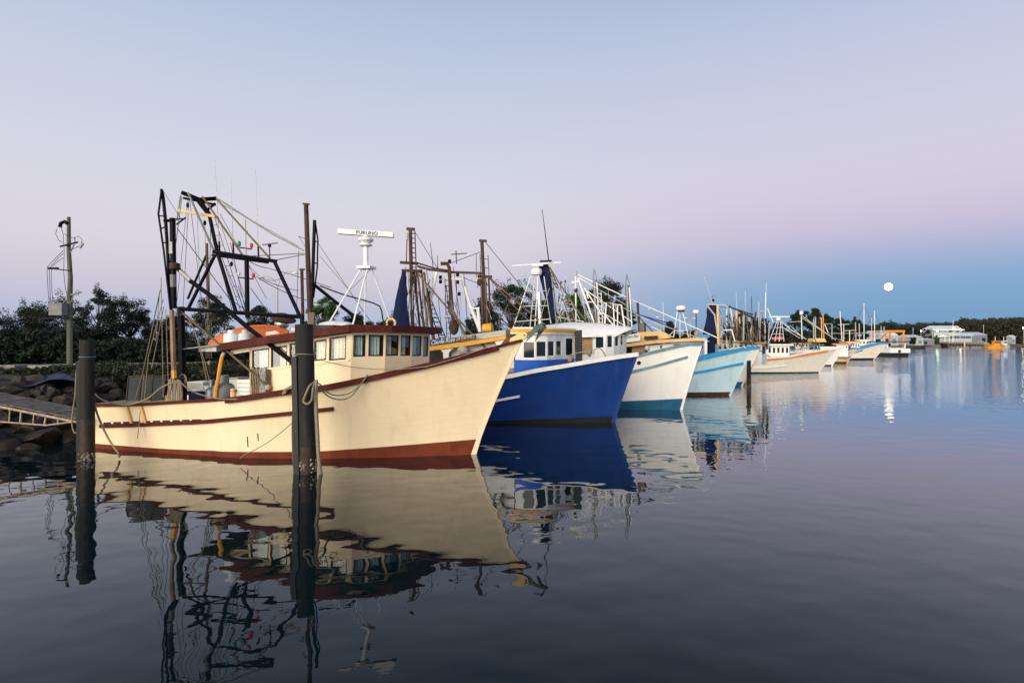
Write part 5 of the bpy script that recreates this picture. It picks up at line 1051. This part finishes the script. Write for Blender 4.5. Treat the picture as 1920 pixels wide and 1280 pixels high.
# ================================================================== trees
def leafcloud(mb, c, rad, n, size, rnd, flat=.8):
    for _ in range(n):
        d = V(rnd.gauss(0,1), rnd.gauss(0,1), rnd.gauss(0,1)).normalized()*(rnd.random()**.45); p = c+V(d.x*rad, d.y*rad, d.z*rad*flat)
        a = V(rnd.gauss(0,1), rnd.gauss(0,1), rnd.gauss(0,1)).normalized()*size*rnd.uniform(.5,1.3); b = a.cross(V(rnd.gauss(0,1), rnd.gauss(0,1), rnd.gauss(0,1))).normalized()*size*rnd.uniform(.25,.6)
        k = len(mb.v); mb.v += [tuple(p-a), tuple(p+b*.8), tuple(p+a), tuple(p-b*.8)]; mb._f((k, k+1, k+2, k+3))
def tree(label, px, Z, top, wpx, m='leaf_dark', n=34, dens=110, seed=0, size=.16, base=None, wispy=.3, low=.25, group='trees on the bank', cat='tree', vis=None):
    rnd = random.Random(seed*31+int(px)); p = W(px, HY, Z); z0 = 1.7; Htop = CH+(HY-top)/F*Z; H = Htop-z0; Wd = wpx/2/F*Z
    t = thing('tree', label, cat, (p.x, p.y, z0-.1), 0, group)
    tr = MB(); tips = []; lean = rnd.uniform(-.06,.06)*H
    trunk = [V(lean*f+.08*math.sin(f*5+seed), .1*math.cos(f*4), H*.75*f) for f in [i/6 for i in range(7)]]
    tr.tube(trunk, .035*H**.8+.03, 7, .02)
    for i in range(n):
        f = rnd.uniform(low, 1); hz = H*f; ang = rnd.uniform(0, 6.283); prof = math.sin(math.pi*min(1, .18+.80*((f-low)/(1-low))**.9))**.55 if f < 1 else .3
        rad = Wd*prof*rnd.uniform(.35, .92); st = trunk[min(6, int(f*6*.8))]; e = V(lean*f+rad*math.cos(ang), rad*math.sin(ang)*.8, hz*.95+rnd.uniform(-.1,.05)*H)
        mid = st.lerp(e, .5)+V(0,0,-.04*H*rnd.random()); tr.tube([st, mid, e], .012*H**.7+.008, 5, .006); tips.append((e, f))
    tr.build('trunk', 'bark', t)
    cr_ = MB()
    for e, f in tips:
        rr_ = Wd*rnd.uniform(.10, .23)+.10
        leafcloud(cr_, e, rr_, int(dens*rnd.uniform(.6,1.3)), size, rnd, rnd.uniform(.5,.85))
        if rnd.random() < wispy: leafcloud(cr_, e+V(rnd.uniform(-.5,.5)*rr_, 0, rr_*1.1), rr_*.5, int(dens*.25), size*.8, rnd, 1.6)
    cr_.build('crown', m, t, smooth=False); return t
TREES = [('tall dark tree beyond the left edge, next to the dense one',-120,36,575,130,'leaf_dark'),('low olive tree well beyond the left edge',-240,36,592,130,'leaf_olive'),('farthest left dark tree on the bank',-360,38,580,130,'leaf_dark'),('dense dark tree cut by the left edge of the picture',-10,34,592,150,'leaf_dark'),('low dark tree left of the utility pole with bare twigs showing through it',62,36,572,110,'leaf_olive'),('bushy dark tree directly behind the utility pole',122,42,566,120,'leaf_brown'),
    ('tallest feathery casuarina just right of the utility pole',182,38,543,88,'leaf_dark'),('broad tree with rounded crown left of the dark gantry',246,40,560,100,'leaf_olive'),('dark tree behind the copper-coloured boom heel',318,44,590,90,'leaf_dark'),
    ('feathery tree seen through the gantry\'s left leg',392,40,553,100,'leaf_olive'),('dark bushy tree seen through the gantry right of the central mast',492,46,572,80,'leaf_dark'),('dark tree rising behind the rusty exhaust pipes',608,44,556,80,'leaf_green'),('low tree behind the white radar tripod',662,46,588,72,'leaf_dark'),
    ('low tree behind the cream wheelhouse front',740,52,600,90,'leaf_dark'),('dense green tree behind the rusty port mast of the blue trawler',905,58,562,60,'leaf_dark'),('big dark tree between the blue trawler\'s mast and the white radar tower',958,58,528,104,'leaf_dark'),('tree whose crown shows behind the white radar tower',1022,60,560,70,'leaf_olive'),
    ('bright green palm-like tree behind the white A-frame',1068,58,552,72,'leaf_green'),('feathery dark tree behind the two grey outrigger masts',1134,62,524,84,'leaf_dark'),('low dark tree right of the grey outrigger masts',1172,66,572,50,'leaf_dark'),
    ('small dark tree behind the white tripod of the pale blue trawler',1258,80,609,44,'leaf_dark'),('small low bush tree right of the white tripod',1294,84,620,34,'leaf_olive'),
    ('tall dark tree behind the small white mast with the lamp dome',1505,150,580,42,'leaf_dark'),('loose-crowned tree right of the tallest far tree',1528,155,582,36,'leaf_olive'),('dark tree behind the orange posts',1552,160,590,44,'leaf_dark'),('dark tree left of the tallest sailing mast',1580,165,600,46,'leaf_dark'),('low dark tree behind the sailing masts',1604,170,604,40,'leaf_dark'),('low tree behind the white sheds',1462,120,612,46,'leaf_dark'),('low dark tree behind the tall masts',1412,110,604,70,'leaf_dark')]
for i, (lab, px, Z, top, wpx, m) in enumerate(TREES):
    far = Z > 90
    mid_ = 50 < Z < 70
    tree(lab, px, Z, top-4, wpx*(1.28 if mid_ else 1.12), m, n=30 if far else (84 if mid_ else 62), dens=55 if far else 190, seed=i, size=.0042*Z if far else .086*(Z/40), low=.06 if not far else .15)
# undergrowth along the bank: a long scrub mass nobody could count
def scrub(name, label, pts, m, n, size, seed):
    rnd = random.Random(seed); mb = MB()
    for _ in range(n):
        f = rnd.random()*(len(pts)-1); i = int(f); f -= i; a, b = pts[i], pts[min(i+1, len(pts)-1)]; q = [a[k]+(b[k]-a[k])*f for k in range(4)]      # px, Z, height, depth
        c = W(q[0], HY, q[1]+rnd.uniform(0, q[3])); h = q[2]*(.6+.5*noise.noise(V(c.x*.35, seed, 0)))
        leafcloud(mb, V(c.x, c.y, 1.5+h*rnd.random()**.8), .45*size*4, 14, size, rnd, .7)
    o = mb.build(name, m, smooth=False); return tag(o, label, 'undergrowth', kind='stuff')
scrub('undergrowth', 'dark scrub filling the space under the trees on the bank', [(-420,32,2.6,6),(-80,32,2.6,6),(120,33,2.6,6),(300,35,2.4,6),(520,40,2.2,6),(760,46,1.9,5)], 'leaf_dark', 6600, .15, 3)
scrub('undergrowth', 'low scrub between the boulder bank and the road', [(-80,24,.5,4),(120,23,.55,5),(300,21.5,.7,7),(520,23,.7,7)], 'leaf_olive', 2600, .10, 8)
scrub('undergrowth', 'dark scrub behind the blue and white trawlers', [(760,48,2.4,6),(950,54,3.2,6),(1180,64,3.0,6),(1330,80,1.6,6)], 'leaf_dark', 3800, .18, 4)
def woodland(name, label, prof, Z0, Z1, n, size, m, seed, z0=1.0):
    rnd = random.Random(seed); mb = MB(); x0, x1 = prof[0][0], prof[-1][0]
    for _ in range(n):
        px = rnd.uniform(x0, x1); Z = rnd.uniform(Z0, Z1); top = CH+(HY-interp(prof, px))/F*Z; top *= 1+.10*noise.noise(V(px*.09, seed, 0))+.07*noise.noise(V(px*.3, seed, 3))
        c = W(px, HY, Z); zz = z0+(top-z0)*rnd.random()**.75; leafcloud(mb, V(c.x, c.y, zz), size*2.2, 7, size, rnd, .8)
    o = mb.build(name, m, smooth=False); return tag(o, label, 'wood', kind='stuff')
woodland('woodland', 'dark wooded far bank behind the white club building', [(1590,612),(1640,613),(1664,605),(1690,612),(1740,608),(1790,607),(1806,599),(1820,603),(1860,601),(1920,599),(2100,597),(2500,600)], 350, 400, 15000, 1.0, 'leaf_olive', 1)
woodland('woodland', 'browner wooded rise at the far right', [(1800,606),(1830,603),(1870,602),(1920,600),(2200,598)], 338, 352, 4500, .95, 'leaf_brown', 2)
woodland('woodland', 'low dark tree belt behind the sheds', [(1300,634),(1420,630),(1560,624),(1640,616),(1760,614)], 300, 330, 3200, 1.2, 'leaf_dark', 6)

# ================================================================== utility pole with transformer
p = W(130, HY, 30); k = 30/F
up_ = thing('utility_pole', 'tall timber power pole with a grey transformer, above the trees at the left', 'power pole', (p.x, p.y, 0))
def U(px, py, dy=0): q = W(px, py, 30); return V(q.x-p.x, dy, q.z)
MB().tube([U(131,690), U(131,560), U(132,520), U(129,470), U(129,407)], 5.0*k, 9, 3.1*k).build('pole_shaft', 'pole_wood', up_)
MB().box(U(119,580.5,-.25), (24*k,.6,22*k)).build('transformer', 'grey_paint', up_); MB().beam(U(80,597,-.3), U(136,596,-.3), 3*k, 3*k).build('crossarm', 'black_steel', up_)
MB().beam(U(117,463,-.15), U(150,455,-.15), 2.6*k).build('crossarm', 'black_steel', up_); MB().beam(U(93,503.5,-.1), U(112,503.5,-.1), 3.8*k).build('fuse_bank', 'black_steel', up_); MB().tube([U(104,504.5,-.1), U(136,508,-.1)], 1*k, 5).build('crossarm', 'black_steel', up_)
MB().tube([U(115,427,-.1),U(117,419,-.1),U(124,416,-.1),U(129,420,-.1)], 3.2*k, 7).build('cable_head', 'black_steel', up_); MB().beam(U(135,553,-.1), U(155,548,-.1), 2.4*k).build('crossarm', 'grey_paint', up_)
MB().tube([U(135,568,-.1), U(141,552,-.1)], 1.1*k, 5).build('brace', 'grey_paint', up_); MB().tube([U(134,475,-.1), U(142,459,-.1)], 1.1*k, 5).build('brace', 'grey_paint', up_)
MB().extr([U(150,463,-.1),U(156,455,-.1),U(158,458,-.1),U(152,466,-.1)], (0,.1,0)).build('insulator', 'pale_grey', up_); MB().tube([U(142,446,-.1),U(142.5,456,-.1)], 1.8*k, 6).build('insulator', 'pale_grey', up_); MB().tube([U(125,547),U(125,562)], 1.6*k, 6).build('insulator', 'pale_grey', up_)
for pts in ([(113,430),(110,440),(116,452),(123,456)],[(120,427),(124,440),(126,470),(125,510),(128,540),(134,565)],[(124,471),(105,490),(94,502)],[(124,476),(108,492),(100,502)],[(124,484),(112,493),(104,500)],[(94,506),(95,530),(97,560),(103,572)],[(98,506),(99,530),(100,562),(106,572)],[(102,506),(102,530),(104,560),(110,572)],
            [(127,440),(134,445),(142,447)],[(145,447),(152,444),(159,450),(158,460)],[(158,461),(146,466),(139,470)],[(147,549),(150,544),(154,547),(152,555),(147,553)]):
    MB().tube([U(x, y, -.2) for x, y in pts], .55*k, 4).build('cable', 'wire', up_)

# ================================================================== street lamps
def street_lamp(label, px, Z, base, top, arms, m='pale_grey'):
    p = W(px, HY, Z); k = Z/F; t = thing('street_lamp', label, 'street lamp', (p.x, p.y, 1.6), 0, 'lamps along the shore road'); zt = CH+(HY-top)*k-1.6
    MB().tube([(0,0,0),(0,0,zt)], .09, 7, .06).build('lamp_post', m, t)
    for s, w, h in arms:
        MB().tube([V(0,0,zt), V(s*w*.15*k,0,zt+h*.6*k), V(s*w*.55*k,0,zt+h*k), V(s*w*k,0,zt+h*.95*k)], .05, 6, .04).build('lamp_arm', m, t); MB().lathe((s*w*k,0,zt+h*.9*k), [(.05,-.05),(.22,-.03),(.2,.06),(.05,.1)], 10).build('lamp_head', 'white_plain', t)
street_lamp('double-armed street lamp seen through the cream trawler\'s gantry', 520, 45, 600, 540, [(-1,30,22),(1,34,31)])
street_lamp('street lamp with two arms between the dome radars', 1294, 75, 640, 612, [(-1,8,17),(1,9,17)]); street_lamp('single-armed street lamp behind the white tripod of the pale blue boat', 1245, 72, 640, 608, [(-1,12,15)])

# ================================================================== boatyard, sheds, sailing yachts
def shed(label, x0, x1, yt, ye, Z, dep, m='far_white_shaded', roof='far_roof', gable=False, group='sheds of the boatyard'):
    a = W(x0, HY, Z); b = W(x1, HY, Z); k = Z/F; zt = CH+(HY-yt)*k; ze = CH+(HY-ye)*k; w = b.x-a.x; z0 = 1.4
    t = thing('shed', label, 'shed', ((a.x+b.x)/2, Z, z0), 0, group); zt -= z0; ze -= z0
    MB().prism([(-w/2,0),(w/2,0),(w/2,dep),(-w/2,dep)], 0, ze).build('wall', m, t)
    if gable: mb = MB().extr([(-w/2-.2,-.2,ze+.01),(0,-.2,zt),(w/2+.2,-.2,ze+.01)], (0,dep+.4,0))
    else: mb = MB().extr([(-w/2-.3,-.4,ze+.01),(-w/2-.3,dep/2,zt),(-w/2-.3,dep+.4,ze+.01)], (w+.6,0,0))
    mb.build('roof', roof, t); nw = max(2, int(w/3.5))
    for i in range(nw): MB().box((-w/2+w*(i+.5)/nw, -.03, ze*.45), (w/nw*.5, .06, ze*.5)).build('door' if i % 2 else 'window', 'far_grey' if i % 2 else 'glass_dark', t)
    return t
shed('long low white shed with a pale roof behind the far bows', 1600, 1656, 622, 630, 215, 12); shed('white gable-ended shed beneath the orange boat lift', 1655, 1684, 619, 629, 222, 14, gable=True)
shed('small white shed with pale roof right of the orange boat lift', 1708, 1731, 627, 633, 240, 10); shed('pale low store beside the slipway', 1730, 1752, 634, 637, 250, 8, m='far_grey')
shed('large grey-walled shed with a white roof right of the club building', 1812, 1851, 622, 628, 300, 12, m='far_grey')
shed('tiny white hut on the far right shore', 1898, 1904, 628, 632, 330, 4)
Z = 196; k = Z/F; tl = thing('boat_lift', 'tall orange portal boat lift standing over the yard', 'boat lift', (W(1677,HY,Z).x, Z, 1.2))
for x in (-18.5, 17): MB().tube([(x*k,0,0),(x*k,0,29*k)], 1.9*k, 8).build('lift_leg', 'orange_paint', tl); MB().tube([(x*k*.98,7,0),(x*k*.98,7,29*k)], 1.5*k, 8).build('lift_leg', 'orange_paint', tl); MB().beam((x*k,0,28*k),(x*k,7,28*k), 2.4*k).build('side_beam', 'orange_paint', tl)
MB().beam((-20*k,0,29.5*k),(19*k,0,29.5*k), 3.2*k).build('top_beam', 'orange_paint', tl)
for x in (-18.5, 17): MB().tube([(x*k-.25,0,.45),(x*k+.25,0,.45)], .5, 12).build('wheel', 'black_boot', tl)
def yacht(label, px, top, Z, Lh=9, m='white_plain', w=1.6, stays=True):
    p = onwater(px, HY+CH*F/Z); k = Z/F; t = thing('sailing_yacht', label, 'yacht', (p.x, Z, 0), R(-20), 'sailing yachts moored by the sheds'); zt = CH+(HY-top)*k
    rows = [[V(x*Lh, b*1.4*(1+.12*z), z) for z in (0,.5,1.0)] for x, b in ((-.5,-.7),(-.2,-1),(.1,-.95),(.35,-.5),(.5,-.02),(.35,.5),(.1,.95),(-.2,1),(-.5,.7))]
    MB().grid(rows).build('hull', m, t); MB().prism([(r[2].x*.99, r[2].y*.97) for r in rows], .93, .98).build('deck', 'pale_grey', t); MB().box((-.3,0,1.25),(Lh*.35,1.6,.6)).build('cabin', 'white_plain', t)
    MB().tube([(.3,0,1),(.3,0,zt)], w*k/2, 6, w*k*.4).build('mast', 'white_plain', t); MB().tube([(.3,0,2.2),(-3.2,0,2.1)], .09, 6).build('boom', 'white_plain', t)
    if stays: MB().tube([(.3,0,zt*.97),(Lh*.5,0,1.0)], .03, 4).build('forestay', 'wire', t); MB().tube([(.3,0,zt*.97),(-Lh*.5,0,1.0)], .03, 4).build('backstay', 'wire', t)
yacht('yacht with the tallest white mast above the far bows', 1617.5, 569, 150); yacht('yacht with the second tallest mast near the sheds', 1637.5, 582, 165); yacht('yacht with a thin mast between the two tallest', 1632, 596, 175, w=1); yacht('yacht with short mast left of the orange boat lift', 1650, 610, 180, w=1); yacht('yacht with a short thin mast beside the orange boat lift', 1655.5, 612, 185, w=1)

# ================================================================== club building on its piled deck
Z = 288; k = Z/F; bx = W(1790, HY, Z).x
cb = thing('club_building', 'white two-storey waterside club building on a piled deck', 'building', (bx, Z, 0))
def X(px): return (px-1790)*k
def zz(py): return CH+(HY-py)*k
MB().prism([(X(1762),0),(X(1822),0),(X(1822),9),(X(1762),9)], zz(641), zz(630)).build('lower_wall', 'far_white_shaded', cb); MB().prism([(X(1757),2),(X(1806),2),(X(1806),10),(X(1757),10)], zz(630)+.01, zz(617)).build('upper_wall', 'far_white_shaded', cb)
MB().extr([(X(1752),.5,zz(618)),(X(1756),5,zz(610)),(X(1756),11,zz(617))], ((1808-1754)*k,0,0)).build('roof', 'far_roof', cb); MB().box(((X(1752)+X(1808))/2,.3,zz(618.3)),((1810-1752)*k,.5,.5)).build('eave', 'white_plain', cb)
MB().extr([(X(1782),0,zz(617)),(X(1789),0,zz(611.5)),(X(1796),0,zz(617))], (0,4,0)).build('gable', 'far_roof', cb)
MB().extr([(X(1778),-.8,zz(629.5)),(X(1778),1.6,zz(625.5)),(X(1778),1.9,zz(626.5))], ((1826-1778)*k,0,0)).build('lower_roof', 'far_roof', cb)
for i, x in enumerate((1784,1794.5,1805,1815.5)):
    w_ = MB().box((X(x),-.04,zz(632.5)),(8.6*k,.1,4*k)).build('window', 'glass_dark', cb)
    for j in range(2): MB().box((X(x-1.5+3*j),-.11,zz(632.5)),(.6*k,.06,4*k)).build('mullion', 'far_white_shaded', w_)
for x0, x1 in ((1785,1793),(1764,1767),(1799.5,1803)): w_ = MB().box((X((x0+x1)/2),1.95,zz(620.7)),((x1-x0)*k,.1,3.6*k)).build('window', 'glass_dark', cb); MB().box((X((x0+x1)/2),1.88,zz(620.7)),(.3*k,.06,3.6*k)).build('mullion', 'far_white_shaded', w_)
MB().box((X(1762),1.9,zz(620.7)),(3.6*k,.12,4.4*k)).build('purple_panel', 'purple_sign', cb)
MB().prism([(X(1755),0.4),(X(1780),0.4),(X(1780),1),(X(1755),1)], zz(641), zz(631)).build('undercroft_shade', 'inner_shade', cb)  # dark block standing in for the shade of the undercroft
MB().extr([(X(1752),-2,zz(632)),(X(1762),-2,zz(628)),(X(1779),-2,zz(630.5))], (0,4,0)).build('shade_sail', 'white_plain', cb)
for x in (1766,1774,1781): MB().box((X(x),-2,zz(636)),(.9*k,.25,10*k)).build('veranda_post', 'white_plain', cb)
MB().box((X(1797),-1.2,zz(642)),((1832-1764)*k,7,.7)).build('deck_platform', 'concrete', cb)
for i in range(12): MB().tube([(X(1766+i*5.8),-4.4,-1),(X(1766+i*5.8),-4.4,zz(642.5))], .28, 6).build('deck_pile', 'old_wood', cb)
MB().tube([(X(1772.5),-5,zz(642)),(X(1772.5),-5,zz(600))], .14, 6, .06).build('flagpole', 'white_plain', cb)
for i in range(3): MB().beam((X(1832),-2+.0*i,zz(641-1.2*i)), (X(1846),-3,zz(646-1.2*i)), .4*k*1.2).build('gangway_rail', 'pale_grey', cb)
po = thing('floating_pontoon', 'long grey floating pontoon in front of the club building', 'pontoon', (W(1815,HY,274).x, 274, 0)); MB().box((0,0,.3),(15.5,2.4,.7)).build('pontoon_deck', 'concrete', po)
for x in (-7,0,7): MB().box((x,-1.25,.3),(.5,.15,.8)).build('fender', 'black_boot', po)
MB().tube([(-1.6,0,0),(-1.6,0,3.2)], .28, 8).build('pontoon_pile', 'tan_trim', po)
for (lab, px, Zs, m, w) in (('bright orange-yellow pilot boat moored at the pontoon end', 1868, 268, 'amber', 30),('grey-hulled launch with a white cabin right of the orange boat', 1882, 275, 'pale_grey', 20)):
    k2 = Zs/F; t = thing('launch', lab, 'launch', (W(px if w == 20 else 1866,HY,Zs).x, Zs, 0), R(-8)); L_ = w*k2
    MB().grid([[V(x*L_, b*1.3*(1+.25*z), z*1.5) for z in (0,.5,1.0)] for x, b in ((-.5,-.9),(-.2,-1),(.15,-.95),(.4,-.5),(.52,-.02),(.4,.5),(.15,.95),(-.2,1),(-.5,.9),(-.5,-.9))]).build('hull', m, t)
    MB().prism([(-L_*.49,-1.2),(L_*.2,-1.2),(L_*.48,0),(L_*.2,1.2),(-L_*.49,1.2)], 1.35, 1.4).build('deck', m, t); MB().prism([(-L_*.12,-1),(L_*.2,-.9),(L_*.2,.9),(-L_*.12,1)], 1.41, 3.2).build('cabin', m if w == 30 else 'white_plain', t)
    for i in range(3): MB().box((-L_*.06+i*L_*.1,-1.02,2.6),(L_*.07,.08,.8)).build('window', 'glass_dark', t)
    MB().prism([(-L_*.16,-1.1),(L_*.24,-1),(L_*.24,1),(-L_*.16,1.1)], 3.21, 3.35).build('roof', m if w == 30 else 'white_plain', t); MB().tube([(0,0,3.3),(0,0,5.2)], .12, 6).build('mast', 'white_plain', t)
    if w == 30: MB().tube([(-L_*.5,-1.35,1.1),(L_*.3,-1.3,1.2)], .16, 6).build('rubbing_band', 'black_boot', t)
# slipway, moored work boat and trees near it
sp_ = MB(); sp_.hexa([W(1735,HY,236)+V(0,0,-CH-.5), W(1764,HY,236)+V(0,0,-CH-.5), W(1764,HY,262)+V(0,0,-CH-.5), W(1735,HY,262)+V(0,0,-CH-.5), W(1735,HY,236)+V(0,0,-CH+.1), W(1764,HY,236)+V(0,0,-CH+.1), W(1764,HY,262)+V(0,0,-1.3), W(1735,HY,262)+V(0,0,-1.3)])
tag(sp_.build('slipway', 'concrete'), 'pale concrete slipway running into the water left of the club building', 'slipway')
for i, (px, lab) in enumerate(((1712,'small dark tree by the yard\'s white shed'),(1757,'small round green tree in front of the club building'),(1738,'dark tree behind the pale low store'))): tree(lab, px, [236,272,290][i], [632,627,616][i], [14,10,22][i], ['leaf_dark','leaf_green','leaf_dark'][i], n=14, dens=40, seed=70+i, size=.6, low=.2, group='trees by the boatyard')
def lamp(label, px, py, Z, m, r=.34):
    q = W(px, py, Z); t = thing('area_light', label, 'lamp', (q.x, q.y, 1.4), 0, 'lit lamps on the far shore'); MB().tube([(0,0,0),(0,0,q.z-1.5)], .1, 6).build('lamp_post', 'pale_grey', t)
    MB().lathe((0,0,q.z-1.4), [(r*math.cos(a), r*math.sin(a)) for a in [R(d) for d in range(-80,81,32)]], 10).build('lamp_bulb', m, t)
lamp('lit lamp at the upper left corner of the club building', 1757.5, 620, 284, 'lamp_green'); lamp('lit lamp at the upper right corner of the club building', 1801.5, 617.5, 284, 'lamp_warm'); lamp('lit lamp above the sheds left of the club building', 1727, 620.5, 262, 'lamp_warm', .22); lamp('lit lamp on the far right shore', 1919, 614.5, 330, 'lamp_warm', .36)
for i, (px, top, Z, lab) in enumerate(((1712,614,270,'thin pale post left of the club building'),(1748,614,275,'pale post by the club building\'s left wall'),(1844,608,320,'thin pole above the far wood right of the club'),(1866,0,0,''))):
    if Z: q = W(px, top, Z); o = MB().tube([(0,0,0),(0,0,q.z-1.5)], .12, 6).build('post', 'pale_grey'); o.location = (q.x, q.y, 1.5); tag(o, lab, 'post')

# ================================================================== the moon
mo = W(1666, 537.5, 2600); o = MB().lathe((0,0,0), [(15.8*math.cos(a), 15.8*math.sin(a)) for a in [R(d) for d in range(-90,91,10)]], 36).build('moon', 'moon'); o.location = mo; tag(o, 'round white full moon low in the blue band of sky', 'moon')
